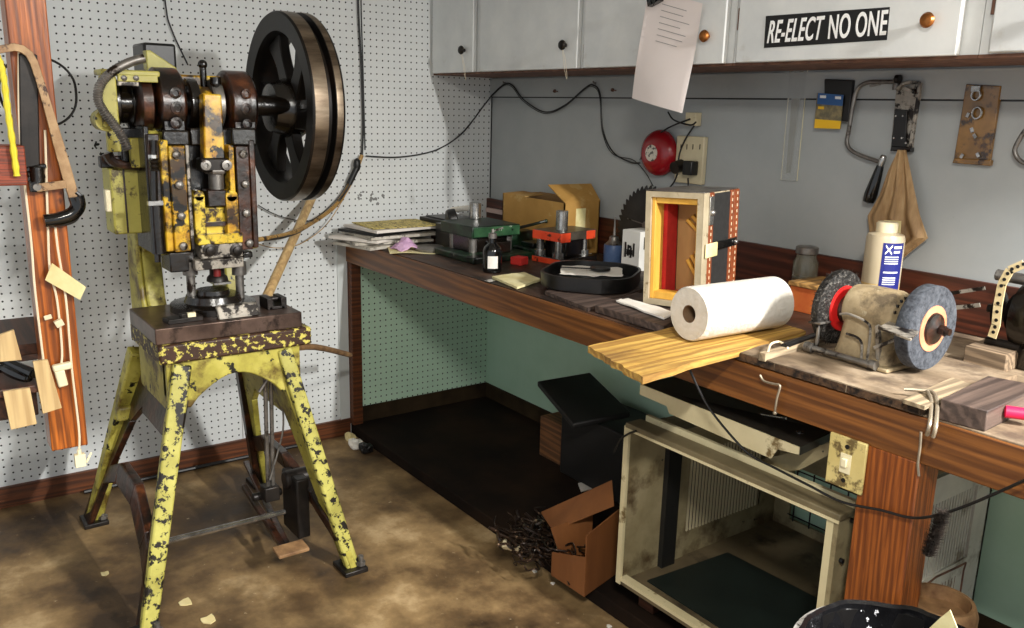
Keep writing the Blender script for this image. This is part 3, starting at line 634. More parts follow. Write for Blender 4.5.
g = G(); g.cyl((SX, -1.80, SZ), (SX, -1.18, SZ), .032, n=24); part('crankshaft', g, 'grease')
g = G(); g.lathe([(.075, 0), (.075, .02), (.06, .03), (.06, .045), (.075, .055), (.075, .058)], (SX-.04, -1.81, SZ), (0, 1, 0), 30); part('clutch_drum', g, 'grease')
g = G(); g.box(.52, .70, -1.69, -1.42, 1.33, 1.52); part('crank_housing', g, 'grease', bevel=.01)
g = G(); fbox(g, 190, 128, 232, 146, .80, .10); fbox(g, 163, 130, 190, 146, .835, .10); part('lower_housing', g, 'grease', bevel=.006)
g = G(); fbox(g, 232, 128, 257, 146, .835, .10); part('lower_housing', g, 'grease', bevel=.006)
g = G(); g.lathe([(.07, 0), (.075, .005), (.075, .03), (.05, .035)], (SX, -1.605, SZ), (0, 1, 0), 28); part('crank_cheek', g, 'grease')
g = G(); g.lathe([(.07, 0), (.075, .005), (.075, .03), (.05, .035)], (SX, -1.535, SZ), (0, 1, 0), 28); part('crank_cheek', g, 'dull_steel')
# connecting rod
a = at(211, 93, 0, XF-.03); b = at(213, 165, 0, XF-.03)
g = G(); g.lathe([(.045, 0), (.052, .006), (.052, .04), (.045, .046)], (SX+.02, a.y-.023, SZ), (0, 1, 0), 26)
g.beam((XF-.04, a.y, SZ+.03), (XF-.03, b.y, b.z), .052, .05, .062, .045)
part('connecting_rod', g, 'yrust', bevel=.006, label='amber stained connecting rod')
g = G(); y0, y1, z0, z1 = fbox(g, 201, 158, 228, 172, XF-.0, .05); cc = part('rod_clamp', g, 'dark_iron', bevel=.006)
for u in (205, 226):
    c = at(u, 165, 0, XF); g = G(); g.lathe([(.015, 0), (.015, .012), (.007, .013), (.007, .006)], (XF-.001, c.y, c.z), (1, 0, 0), 12); obj('bolt', g, 'dull_steel', cc)
c = at(217, 178, 0, XF-.02)
g = G(); g.cyl((XF-.03, c.y, c.z+.04), (XF-.03, c.y, c.z-.05), .022, n=18); g.lathe([(.03, 0), (.034, .006), (.034, .014), (.03, .02)], (XF-.03, c.y, c.z+.012), (0, 0, 1), 6); part('adjusting_screw', g, 'dull_steel')
g = G(); fbox(g, 208, 190, 227, 207, XF+.005, .06); part('screw_block', g, 'rust', bevel=.004)
# oil cup and drip
c = at(203, 72, 0, SX)
g = G(); g.cyl((SX, c.y, c.z-.06), (SX, c.y, c.z+.012), .010, n=12); g.ball((SX, c.y, c.z+.022), .014); g.lathe([(.006, 0), (.016, .01), (.016, .03)], (SX+.05, c.y+.02, c.z-.045), (0, 0, 1), 12); part('oil_cup', g, 'grease')
g = G(); g.box(SX-.06, SX+.0, -1.62, -1.49, SZ+.05, SZ+.085); part('top_tie', g, 'yrust', bevel=.006)
# flywheel ------------------------------------------------
WX, WY, WZ, WR = .655, -1.30, 1.452, .30
fwm = G()
prof = [(WR*.80, .004), (WR*.985, 0), (WR, .006), (WR, .052), (WR*.93, .058), (WR*.93, .070), (WR, .076), (WR, .100), (WR*.985, .106), (WR*.80, .102), (WR*.78, .085), (WR*.78, .02), (WR*.80, .004)]
fwm.lathe(prof, (WX, WY, WZ), (0, 1, 0), 96, cap=False)
wheel = part('flywheel', fwm, 'wheel_iron', label='large dark iron flywheel with curved spokes')
g = G(); g.lathe([(WR+.0006, .007), (WR+.0012, .030), (WR+.0006, .050)], (WX, WY, WZ), (0, 1, 0), 96, cap=False)
g.lathe([(WR+.0006, .078), (WR+.0012, .088), (WR+.0006, .098)], (WX, WY, WZ), (0, 1, 0), 96, cap=False)
obj('running_band', g, 'rim_steel', wheel)
g = G(); g.lathe([(.045, -.03), (.075, -.022), (.085, .01), (.095, .03), (.095, .075), (.07, .11), (.04, .12)], (WX, WY, WZ), (0, 1, 0), 40); obj('hub', g, 'grease', wheel)
for k in range(6):
    th0 = k*math.pi/3+.62; g = G(); A = []; B = []
    for s in range(9):
        t = s/8; rad = .075+(WR*.80-.075)*t; th = th0+.28*math.sin(t*math.pi*.5)
        wdt = .040-.012*math.sin(math.pi*t)+.016*t*t
        for sgn, Q in ((-1, A), (1, B)):
            ph = th+sgn*wdt/rad; Q.append((WX+rad*math.cos(ph), WZ+rad*math.sin(ph)))
    g.prism(A+B[::-1], 'y', WY+.032, WY+.066)
    obj('spoke', g, 'wheel_iron', wheel, bevel=.004)
# guard, motor and bracket on the left
g = G(); GX = .80
fbox(g, 101, 76, 118, 128, GX, .016); fbox(g, 101, 70, 160, 76, GX, .10)
part('guard_frame', g, 'ybox', bevel=.004)
g = G(); fbox(g, 118, 81, 139, 86, GX-.002, .012); part('guard_strip', g, 'worn_plate', bevel=.002)
g = G(); fbox(g, 118, 75, 158, 82, GX+.004, .012); part('guard_strip', g, 'ybox', bevel=.002)
for u in (124, 136):
    c = at(u, 78, 0, GX+.004); g = G(); g.lathe([(.008, 0), (.008, .004), (.003, .006)], (GX+.003, c.y, c.z), (1, 0, 0), 10); part('screw', g, 'dull_steel')
g = G(); c = at(103, 120, 0, .74); g.cyl((.72, c.y, c.z), (.79, c.y, c.z), .030, n=20); part('guard_knob', g, 'ypaint')
g = G(); fbox(g, 108, 128, 121, 152, .76, .03); part('lower_guard', g, 'ypaint', bevel=.004)
g = G(); fbox(g, 131, 138, 143, 168, .74, .03); part('lower_guard', g, 'ypaint', bevel=.004)
g = G(); fbox(g, 121, 128, 163, 168, .70, .05); part('lower_block', g, 'grease', bevel=.004)
a, b, c_ = at(143, 42, 0, .60), at(176, 46, 0, .60), at(178, 70, 0, .60)
g = G(); g.box(.46, .60, a.y, b.y, c_.z-.03, a.z); part('motor_cover', g, 'black', bevel=.008, label='black box on top of the press')
g = G(); a, b, c_ = at(146, 50, 0, .66), at(177, 68, 0, .66), at(146, 74, 0, .66); g.prism([(a.y, a.z), (a.y+.012, a.z), (b.y, b.z), (b.y, c_.z), (a.y, c_.z)], 'x', .615, .66); g.box(.60, .68, a.y-.03, -1.60, c_.z-.012, c_.z+.004)
part('top_bracket', g, 'ybox', bevel=.003)
g = G(); pts = [at(u, v, 0, .825) for u, v in ((144, 58), (128, 63), (112, 72), (101, 84), (98, 98), (103, 110), (112, 122), (121, 135), (128, 150))]
g.tube(pts, lambda t: .0125+.0018*math.sin(t*300), n=10, sub=12); part('flexible_conduit', g, 'dull_steel')
# control box
g = G(); y0, y1, z0, z1 = fbox(g, 112, 168, 148, 234, .70, .11); bx = part('control_box', g, 'ybox', bevel=.006, label='pale yellow electrical box')
g = G(); g.box(.655, .7015, y0+.035, y0+.04, z0+.004, z1-.004); obj('lid_seam', g, 'rust', bx)
g = G(); fbox(g, 106, 190, 112, 212, .69, .03); obj('switch_tab', g, 'white_plastic', bx, bevel=.003)
g = G(); pts = [at(u, v, 0, .72) for u, v in ((107, 153), (113, 162), (128, 166), (147, 168))]; g.tube(pts, lambda t: .016-.006*t, n=8); part('trip_lever', g, 'rust')
g = G(); fbox(g, 100, 156, 122, 168, .68, .03); part('lever_bracket', g, 'rust', bevel=.004)
g = G(); pts = [at(u, v, 0, .845) for u, v in ((154, 140), (155, 200), (158, 262))]; g.tube(pts, .009, n=8)
a = at(154, 158, 0, .845); g.lathe([(.016, 0), (.012, .006), (.016, .012), (.012, .018), (.016, .024), (.012, .03), (.016, .036)], a, (0, 0, -1), 12)
a = at(156, 205, 0, .845); g.cyl(a, (a.x, a.y, a.z-.14), .02, n=12); part('clutch_rod', g, 'grease')
g = G(); a = at(153, 159, 0, .845); g.lathe([(.013, 0), (.013, .012)], (a.x, a.y, a.z), (0, 0, 1), 6); part('rod_nut', g, 'steel'); g = G(); a = at(155, 203, 0, .86); g.box(a.x-.01, a.x+.01, a.y-.02, a.y+.02, a.z-.006, a.z+.006); part('rod_nut', g, 'steel')
# left side column running down behind (deep casting edge)
g = G(); g.prism([(.49, .70), (.70, .70), (.675, .80), (.63, .86), (.61, .98), (.62, 1.09), (.52, 1.12), (.49, .95)], 'y', -1.752, -1.735); part('column_rib', g, 'ypaint', bevel=.006)
# table lever bar to the right
g = G(); g.tube([(.80, -1.36, .68), at(315, 347, 0, .62), at(350, 355, 0, .30)], .011, n=8, sub=4); part('lever_bar', g, 'rusty_bar')
# tie rod, treadle, pull rods
a = Vector((1.10, -1.85, .262)); b = Vector((.93, -1.42, .165)); b = at(284, 512, 0, .93)
g = G(); g.cyl(a, b, .009, n=12); part('tie_rod', g, 'steel')
pd = at(291, 549, 2, .10)
g = G(); g.cbox((pd.x, pd.y, .10), (.06, .10, .012), (0, .1, 0)); part('treadle', g, 'rusty_bar', bevel=.003)
g = G(); bk = at(246, 462, 2, .06); g.beam((pd.x-.03, pd.y, .095), (bk.x, bk.y, .06), .022, .014); bk2 = at(275, 490, 2, .15); g.beam((pd.x-.03, pd.y-.01, .09), (.62, pd.y+.0, .15), .02, .02); part('treadle_lever', g, 'rust', bevel=.003)
g = G(); g.box(.80, .93, -1.385, -1.34, .06, .27); g.cyl((.86, -1.40, .25), (.86, -1.31, .25), .03, n=16); part('spring_housing', g, 'dark_iron', bevel=.006)
g = G()
for u0, v0, u1, v1 in ((265, 374, 268, 492), (271, 380, 273, 490)):
    g.cyl(at(u0, v0, 0, .93), at(u1, v1, 0, .86), .007, n=8)
part('pull_rod', g, 'dull_steel')
g = G(); pts = [at(u, v, 0, .96) for u, v in ((259, 392), (268, 378), (268, 372), (264, 374))]; g.tube(pts, .005, n=7); pts = [at(u, v, 0, .90) for u, v in ((274, 384), (282, 405), (283, 430), (277, 455), (270, 480))]; g.tube(pts, .003, n=6); part('hook_rod', g, 'dull_steel')
c = at(270, 492, 0, .86); g = G(); g.cbox((c.x, c.y, c.z), (.05, .05, .05)); g.cyl((c.x-.03, c.y-.05, c.z-.02), (c.x-.03, c.y+.05, c.z-.02), .014, n=10); part('linkage', g, 'dark_iron', bevel=.004)

# ------------------------------------------------------------------ pegboard wall items
pl = [(.16, at(310, 203, 0, .03).y, 1.06)]
a = at(312, 198, 0, .05); b = at(262, 312, 0, .12); d = (b-a)
b2 = at(268, 297, 0, .66); b2.z = .872; b2 = Vector((.665, -1.335, .45)); b2 = at(263, 305, 0, .62)
g = G(); g.tube([a, a.lerp(b2, .5), b2], .017, n=12, sub=1)
tag(obj('wooden_pole', g, 'tan_pole'), 'pale wooden pole leaning on the pegboard behind the press', 'pole')
X = .012
wire('power_cord', [at(u, v, 0, X) for u, v in ((150, -120), (165, 0), (171, 28), (188, 65))], .0028, 'black_rubber', 'thin black cord hanging down to the top of the press')
wire('power_cord', [at(u, v, 0, X) for u, v in ((356, -120), (358, 0), (361, 60), (363, 120), (362, 156))], .0045, 'black_rubber', 'thick black cord running straight down the pegboard right of the flywheel')
wire('power_cord', [at(u, v, 0, X+.008) for u, v in ((360, -120), (361, 0), (363, 70), (365, 150))], .003, 'black_rubber', 'thinner black cord hanging beside the thick one on the pegboard')
wire('cloth_cord', [at(u, v, 0, X+.01) for u, v in ((362, 155), (352, 180), (336, 205))]+[at(312, 223, 0, .15), at(288, 234, 0, .4), at(255, 240, 0, .62)], .0085, 'cord_tan', 'thick tan cloth covered cord looping from pegboard to press')
wire('cloth_cord', [at(u, v, 0, X+.02) for u, v in ((360, 160), (348, 188), (332, 208))]+[at(306, 228, 0, .2), at(285, 237, 0, .45), at(257, 241, 0, .60)], .004, 'black_rubber', 'dark cord running alongside the tan cloth cord to the press')
wire('loose_wire', [at(u, v, 0, X+.004) for u, v in ((258, 205), (272, 213), (290, 219), (312, 220), (336, 200), (350, 178))], .0022, 'black_rubber', 'thin dark wire sagging below the flywheel', 'wire')
wire('loose_wire', [at(u, v, 0, X+.03) for u, v in ((345, 196), (326, 225), (300, 244), (276, 248), (258, 244))], .002, 'cord_tan', 'thin tan wire looping under the thick cloth cord', 'wire')
# black tape knot
g = G(); c = at(357, 165, 0, .03); g.ball(c, .02, (.7, .8, 1.5)); g.cyl(c+Vector((0, 0, -.01)), at(349, 184, 0, .025), .013, n=10); tag(obj('tape_wrap', g, 'black_rubber'), 'lump of black tape joining the cords on the pegboard', 'tape')
# cord swagged into the corner and along the grey wall
c1 = [at(u, v, 0, .012) for u, v in ((366, 156), (400, 157), (436, 150), (462, 133), (485, 104))]
c2 = [at(u, v, 1, -.016) for u, v in ((494, 93), (505, 84), (513, 86), (524, 100), (545, 112), (565, 105), (585, 88), (593, 85), (600, 94), (603, 130), (613, 152), (630, 162), (640, 163))]
wire('extension_cord', c1+c2, .0030, 'black_rubber', 'black cord swagged from the pegboard corner across the grey wall to the bell', 'cord', sub=8)
wire('extension_cord', [p+Vector((0, -.003, -.006)) for p in (c1[2:]+c2[:-2])]+[at(633, 160, 1, -.016), at(645, 172, 1, -.02), at(653, 186, 1, -.02)], .0018, 'black_rubber', 'thin second cord following the swag, ending below the red bell', 'cord', sub=8)
for u, v, l in ((504, 84, 'nearer the corner'), (594, 84, 'farther from the corner')):
    c = at(u, v, 1, -.02); g = G(); g.tube([c+Vector((0, .0185, .005)), c+Vector((0, 0, .004)), c+Vector((0, -.006, .012))], .003, n=6, sub=2)
    tag(obj('cord_hook', g, 'dull_steel'), 'small metal hook holding the swagged cord under the cabinets, ' + l, 'hook', 'hooks of the swagged cord')
# rail screws
for u, v, l in ((555, 91, 'left'), (613, 90, 'right')):
    c = at(u, v, 1, -.011); g = G(); g.cyl((c.x, -.0165, c.z), (c.x, -.006, c.z), .007, n=8); g.cbox((c.x+.006, -.014, c.z-.002), (.028, .005, .004))
    tag(obj('rail_screw', g, 'raw_edge'), 'small rusty screw in the rail under the cabinets, %s of the two' % l, 'screw', 'screws in the rail')

# ------------------------------------------------------------------ hanging post with shelf at the left
g = G(); g.box(.915, 1.0, -2.084, -1.996, .552, 2.449); 
hp = tag(obj('hanging_post', g, 'hang_wood', bevel=.003), 'orange varnished wooden post hanging from the ceiling in front of pegboard', 'post')
# small beam with end grain crossing at left
g = G(); g.box(1.002, 1.09, -2.60, -2.085, 1.262, 1.355)
tag(obj('short_beam', g, 'end_wood', bevel=.003), 'reddish brown wooden beam with cut end beside the hanging post', 'beam')
g = G(); g.box(.58, .913, -2.70, -2.02, .80, .83); g.box(.58, .60, -2.70, -2.02, .70, .80)
tag(obj('shelf_board', g, 'shelf_dark', bevel=.003), 'dark wooden shelf fixed behind the hanging post', 'shelf')
zt_ = at(15, 385, 0, 1.14).z; g = G(); g.box(1.002, 1.165, -2.70, -2.10, zt_-.02, zt_); g.box(1.002, 1.14, -2.68, -2.12, zt_-.085, zt_-.021)
tag(obj('shelf_ledge', g, 'shelf_dark', bevel=.003), 'dark ledge with tools lying on it at the left picture edge', 'shelf')
for quad, lab in ((((33, 362), (48, 360), (62, 408), (43, 414)), 'pale scrap strip of wood leaning against the hanging post'),
                  (((3, 392), (30, 388), (37, 424), (11, 430)), 'pale scrap of wood hanging below the tool ledge'),
                  (((0, 335), (14, 330), (22, 360), (0, 362)), 'pale scrap of wood above the pliers at the picture edge')):
    q = [at(u, v, 0, 1.175) for u, v in quad]; g = G(); g.slab(q, (-.012, 0, 0)); tag(obj('wood_scrap', g, 'pale_wood', bevel=.001), lab, 'scrap wood', 'pale wood scraps at the tool ledge')
# pliers on the ledge
for k, (a, b, c_) in enumerate((((2, 362), (14, 372), (27, 388)), ((8, 376), (18, 384), (30, 392)))):
    P3 = [at(u, v, 0, 1.13) for u, v in (a, b, c_)]; P3 = [Vector((1.09+.035*i_, p.y, zt_+.016+.010*(2-i_))) for i_, p in enumerate(P3)]
    g = G(); g.tube(P3, lambda t: .008+.006*math.sin(t*3), n=8); P4 = [p+Vector((.005, .012, .012)) for p in P3]; g.tube(P4, lambda t: .008+.004*t, n=8); g.ball(P3[0], .016, (.6, 1, 1))
    tag(obj('pliers', g, 'black_gloss'), ('black handled pliers on the tool ledge, nearer the post' if k == 0 else 'lower pair of black pliers at the front of the tool ledge'), 'pliers', 'pliers on the ledge')
# hacksaw: tan U frame and black grip
hs = thing('hacksaw', 'old hacksaw with tan frame and black grip hung on the post', 'saw', tuple(at(60, 215, 0, 1.05)))
fr = [at(u, v, 0, 1.03) for u, v in ((0, 50), (14, 48), (24, 50), (31, 56), (34, 66))]
g = G()
def ribbon(pts, ws, x0, x1):      # one continuous flat band following points, with a width at each
    P3 = [at(u, v, 0, x0) for u, v in pts]; L_ = []; R_ = []
    for k, p in enumerate(P3):
        a_ = P3[max(0, k-1)]; b_ = P3[min(len(P3)-1, k+1)]; d_ = (b_-a_).normalized(); n_ = Vector((0, -d_.z, d_.y))
        L_.append((p.y+n_.y*ws[k]/2, p.z+n_.z*ws[k]/2)); R_.append((p.y-n_.y*ws[k]/2, p.z-n_.z*ws[k]/2))
    for k in range(len(P3)-1): g.prism([L_[k], L_[k+1], R_[k+1], R_[k]], 'x', x0-.003, x1)
ribbon(((-3, 50), (14, 47), (22, 49), (29, 54), (34, 63), (42, 88), (50, 115), (58, 143), (66, 171), (74, 198)), (.018, .018, .018, .018, .018, .018, .020, .024, .026, .024), 1.03, 1.036)
bmesh.ops.remove_doubles(g.bm, verts=g.bm.verts[:], dist=.0002)
bad = {}
for f in g.bm.faces: bad.setdefault(tuple(sorted(v.index for v in f.verts)), []).append(f)
g.bm.verts.index_update(); bad = {}
for f in g.bm.faces: bad.setdefault(tuple(sorted(v.index for v in f.verts)), []).append(f)
bmesh.ops.delete(g.bm, geom=[f for L_ in bad.values() if len(L_) > 1 for f in L_], context='FACES')
obj('frame', g, 'saw_frame', hs, bevel=.001)
g = G(); a = at(36, 188, 0, 1.037); b = at(66, 184, 0, 1.037); g.beam(a, b, .008, .020, side=(1, 0, 0)); obj('blade_holder', g, 'saw_frame', hs, bevel=.001)
g = G(); P3 = [at(u, v, 0, 1.035) for u, v in ((76, 196), (78, 206), (72, 214), (58, 219), (44, 221))]; g.tube(P3, lambda t: .019-.003*t, n=12, sub=6); obj('grip', g, 'black_gloss', hs)
g = G(); P3 = [at(u, v, 0, 1.035) for u, v in ((76, 192), (82, 199), (80, 212), (72, 222), (50, 226))]
g.tube(P3, .005, n=7, sub=6); obj('grip_guard', g, 'black', hs)
g = G(); c = at(37, 187, 0, 1.045); g.cyl((1.02, c.y, c.z), (1.05, c.y, c.z), .009, n=12); obj('wing_nut', g, 'dull_steel', hs)
# dark bundle of tools hung on the post
g = G()
for u0, v0, u1, v1, w_, m_ in ((24, 54, 26, 172, .024, 0), (31, 54, 34, 174, .026, 0)):
    a = at(u0, v0, 0, 1.012); b = at(u1, v1, 0, 1.012); g.beam(a, b, .014, w_, side=(1, 0, 0))
tag(obj('long_file', g, 'dark_iron', bevel=.003), 'dark steel bars hung on the hanging post beside the hacksaw', 'tool')
g = G()
for z0_, (u, v) in ((0, (33, 178)), (1, (34, 168))):
    c = at(u, v, 0, 1.02); g.cbox((1.015, c.y, c.z), (.025, .055, .012), (.2, 0, 0))
g.cyl(at(36, 166, 0, 1.02), at(38, 192, 0, 1.02), .018, n=12)
tag(obj('clamp_head', g, 'grease', bevel=.003), 'greasy dark clamp head on the post below the dark bars', 'clamp')
g = G(); P3 = [at(u, v, 0, 1.02) for u, v in ((0, 72), (4, 90), (9, 120), (16, 175))]; g.tube([at(u, v, 0, 1.105) for u, v in ((-6, 52), (0, 62), (4, 80), (8, 112), (13, 146), (17, 176))], lambda t: .007+.001*math.sin(t*70), n=8, sub=8)
tag(obj('yellow_rope', g, 'yellow_tape'), 'yellow taped rod slanting across the left edge by the post', 'rod')
# black wire hoop behind post
ctr = at(38, 92, 0, .85); g = G(); rr = ctr-at(76, 92, 0, .85); ra = abs(rr.y)
g.tube([(.85+.02*math.sin(k), ctr.y+ra*math.cos(k*math.pi/8), ctr.z+ra*math.sin(k*math.pi/8)) for k in range(16)], .0035, n=6, sub=3, closed=True)
tag(obj('wire_hoop', g, 'black_rubber'), 'coiled loop of dark wire hanging behind the post', 'wire')
# white cords, tag, plugs
XC = 1.012
wire('extension_cord', [at(u, v, 0, XC) for u, v in ((19, 50), (19, 110), (22, 160), (31, 240), (35, 290), (44, 365))], .003, 'cord_white', 'cream cord running down the left edge of the hanging post')
wire('extension_cord', [at(u, v, 0, XC) for u, v in ((45, 130), (48, 230), (50, 270), (57, 300), (62, 350), (60, 372))], .003, 'cord_white', 'cream cord behind the paper tag ending at the upper plug')
wire('extension_cord', [at(u, v, 0, XC+.004) for u, v in ((54, 215), (58, 250), (66, 300), (72, 370), (79, 430), (79, 452))], .003, 'cord_white', 'cream cord hanging lowest from the post with plug at end')
g = G(); c = at(80, 460, 0, 1.02); g.cbox(c, (.018, .026, .035)); g.cyl(c+Vector((0, 0, .017)), c+Vector((0, 0, .03)), .006, n=8); g.cbox(c+Vector((.0, .022, .002)), (.002, .006, .03), (-.5, 0, 0))
tag(obj('cord_plug', g, 'white_plastic', bevel=.004), 'cream plug dangling at the lowest end of the cords', 'plug', 'plugs of the cords on the post')
g = G(); c = at(61, 378, 0, 1.02); g.cbox(c, (.02, .024, .045), (.15, 0, 0)); g.cbox(c+Vector((0, .005, .03)), (.02, .045, .018), (.1, 0, 0))
tag(obj('cord_plug', g, 'white_plastic', bevel=.004), 'white socket plug on the post beside the scrap strip', 'plug', 'plugs of the cords on the post')
g = G(); c = at(59, 323, 0, 1.02); g.cbox(c, (.016, .02, .018), (.4, 0, 0)); g.cbox(c+Vector((0, -.024, .018)), (.003, .018, .012), (.2, 0, 0)); tag(obj('cord_plug', g, 'cap', bevel=.003), 'small cream plug hanging on the post under the paper tag', 'plug', 'plugs of the cords on the post')
q = [at(u, v, 0, 1.03) for u, v in ((45, 280), (80, 300), (86, 287), (52, 263))]
g = G(); g.slab(q, (.001, 0, 0)); tag(obj('paper_tag', g, 'tag_paper'), 'tan paper tag tied to the cords on the hanging post', 'tag')

# ------------------------------------------------------------------ things on the bench, left part
def onbench(u, v): return at(u, v, 2, BH)
# magazines
mags = [(.17, -.615, .30, .21, .25, 'magazine', 'bottom magazine of the pile on the bench corner'),
        (.16, -.60, .31, .22, -.1, 'magazine', 'second magazine from the bottom of the pile'),
        (.15, -.63, .29, .22, .45, 'paper', 'white sheet magazine sticking out over the bench edge'),
        (.19, -.58, .30, .22, .05, 'magazine', 'middle magazine of the pile on the bench corner'),
        (.17, -.60, .28, .21, .3, 'black_ink', 'dark covered magazine in the pile'),
        (.19, -.57, .30, .22, .12, 'paper', 'white magazine just under the yellow page'),
        (.20, -.565, .27, .20, -.05, 'newsprint', 'yellow printed page on top of the magazine pile')]
z = BH
for x, y, a, b, rz, m_, lb in mags:
    y -= .065; x += .02; a *= 1.12; b *= 1.12
    th = .012 if m_ != 'newsprint' else .004
    Mx = Matrix.Translation((x, y, z)) @ Matrix.Rotation(math.pi/2+rz, 4, 'Z')
    g = G(); g.grid(8, 6, lambda i, j: Mx @ Vector(((i-.5)*a, (j-.5)*b, th+.0015*math.sin(i*6)*math.sin(j*4))), thick=th-.001)
    tag(obj('magazine', g, m_), lb, 'magazine', 'magazines piled at the bench corner'); z += th+.0016
g = G(); Mx = Matrix.Translation((.42, -.62, BH)) @ Matrix.Rotation(1.15, 4, 'Z')
g.grid(10, 6, lambda i, j: Mx @ Vector(((i-.5)*.27, (j-.5)*.19, .004+.003*math.sin(i*7+j*3))), thick=.0015); tag(obj('loose_page', g, 'paper_y'), 'yellowed page lying under the pink cloth', 'paper')
g = G(); c = onbench(407, 251)
def tis(i, j):
    a = (i-.5); b = (j-.5); return (c.x+a*.10-.01, c.y+b*.10, BH+.008+.045*math.exp(-(a*a*3+b*b*7))*(1+.4*noise.noise((i*5, j*5, 0)))-.01*abs(a))
g.grid(14, 14, tis, thick=.004); tag(obj('pink_cloth', g, 'tissue'), 'crumpled pink cloth on the yellowed page', 'cloth')
# dark wooden instrument boxes
g = G(); g.box(.22, .38, -.46, -.27, BH, .945); db = tag(obj('drawer_box', g, 'wood_box', bevel=.003), 'small brown wooden box between magazines and green die set', 'box')
g = G(); g.box(.14, .36, -.47, -.28, .9452, 1.00); g.box(.16, .34, -.45, -.30, 1.00, 1.006); tag(obj('tool_case', g, 'dark_iron', bevel=.006), 'black metal case stacked on the small wooden box', 'case')
g = G(); g.lathe([(.06, 0), (.062, .012), (.055, .02)], (.45, -.60, BH), (0, 0, 1), 28); tag(obj('flat_tin', g, 'dull_steel'), 'flat round metal tin in front of the small wooden box', 'tin')
# green die set
gd = thing('green_die_set', 'dark green steel die set with a polished steel shank on top', 'die set', (.62, -.47, BH))
g = G(); g.box(.52, .80, -.62, -.34, BH, .925); obj('lower_shoe', g, 'die_green', gd, bevel=.004)
g = G(); g.box(.50, .73, -.58, -.355, .985, 1.03); obj('upper_shoe', g, ['die_green'], gd, bevel=.004)
g = G(); g.box(.7301, .734, -.575, -.36, .99, 1.026); obj('lit_green_face', g, 'die_green_lit', gd)
g = G(); g.box(.55, .70, -.56, -.38, .925, .985); g.box(.70, .76, -.50, -.42, .925, .97); obj('die_block', g, 'grease', gd, bevel=.003)
for x, y in ((.55, -.55), (.69, -.55), (.69, -.385)):
    g = G(); g.cyl((x, y, .925), (x, y, .99), .016, n=16); obj('guide_post', g, 'dull_steel', gd)
c = at(481, 213, 2, 1.03); g = G(); g.cyl((c.x+.15, c.y-.13, 1.03), (c.x+.15, c.y-.13, 1.095), .024, n=24); obj('shank', g, 'steel', gd, bevel=.002)
g = G(); g.tube([(.73, -.40, 1.01), (.72, -.30, 1.02), (.74, -.24, 1.035)], .006, n=8); g.ball((.74, -.235, 1.035), .008); obj('lever', g, 'die_green', gd)
c = at(441, 190, 1, -.45)
g = G(); g.lathe([(.04, 0), (.045, .01), (.045, .035), (.03, .04)], (.42, -.50, 1.015), (.3, .8, .1), 24); g.box(.36, .48, -.52, -.44, .90, 1.0); tag(obj('black_pulley', g, 'black', bevel=.002), 'round black pulley block behind the green die set', 'pulley')
a = at(452, 206, 1, -.42); b = at(476, 192, 1, -.42); a.z = 1.045; b.z = 1.075
g = G(); N_ = 110
g.tube([a.lerp(b, k/N_)+Vector((0, .010*math.cos(k*.9), .010*math.sin(k*.9))) for k in range(N_+1)], .0028, n=5, sub=1)
tag(obj('coil_spring', g, 'bench_paper'), 'white coil spring lying on the green die set', 'spring')
g = G(); g.box(.50, .64, -.33, -.22, BH, .985); tag(obj('green_block', g, 'die_green', bevel=.004), 'green steel block behind the green die set', 'block')
for k, (u, v, lb) in enumerate(((448, 256, 'left one of three small steel cups before the green die set'), (457, 259, 'middle one of three small steel cups before the green die set'), (469, 261, 'right one of three small steel cups before the green die set'))):
    c = onbench(u, v); g = G(); g.lathe([(.014, 0), (.016, .02), (.013, .025), (.012, .008), (.002, .006)], c, (0, 0, 1), 18); tag(obj('steel_cup', g, 'dull_steel'), lb, 'cup', 'small steel cups on the bench')
g = G(); g.box(.66, .80, -.335, -.235, BH, .935); g.box(.69, .77, -.32, -.25, .935, .955); tag(obj('green_vise', g, 'die_green', bevel=.004), 'low dark green machine block right of the black bottle', 'block')
# black bottle
c = onbench(492, 272)
bb = thing('oil_bottle', 'small black glass bottle with white label on the bench', 'bottle', tuple(c))
g = G(); g.lathe([(.030, 0), (.034, .004), (.034, .075), (.030, .09), (.014, .105), (.013, .125)], c, (0, 0, 1), 28); obj('body', g, 'black_gloss', bb)
g = G(); g.lathe([(.015, .122), (.015, .138), (.006, .142), (.004, .155)], c, (0, 0, 1), 16); g.cyl(c+Vector((0, 0, .145)), c+Vector((.02, .03, .16)), .004, n=8); obj('spout', g, 'dull_steel', bb)
g = G(); ang = [R(-62)+R(62)*k/6 for k in range(7)]
g._f([(c.x+.0346*math.cos(a), c.y+.0346*math.sin(a), c.z+zz) for zz in (.018, .062) for a in ang], [(i, i+1, i+8, i+7) for i in range(6)]); obj('label', g, 'bench_paper', bb)
# papers
def flat(name, pts, m_, lb, cat='paper', zt=.004, z0=BH, wob=.002, nx=10):
    q = [at(u, v, 2, z0+zt) for u, v in pts]
    g = G(); g.grid(nx, nx, lambda i, j: tuple(q[0].lerp(q[1], i).lerp(q[3].lerp(q[2], i), j)+Vector((0, 0, wob*noise.noise((i*4, j*4, len(lb)))))), thick=max(.001, zt-wob-.0005))
    return tag(obj(name, g, m_), lb, cat)
flat('paper_stack', ((492, 276), (517, 287), (541, 279), (524, 272)), 'paper_y', 'pale papers at the bench edge right of the black bottle', zt=.010)
flat('yellow_cloth', ((500, 238), (520, 250), (536, 246), (516, 235)), 'paper_y', 'pale yellow cloth behind the orange die set', 'cloth', zt=.02, wob=.012)
flat('white_strip', ((572, 250), (590, 254), (604, 246), (588, 243)), 'bench_paper', 'white strip lying before the blue oil can', 'strip', zt=.006)
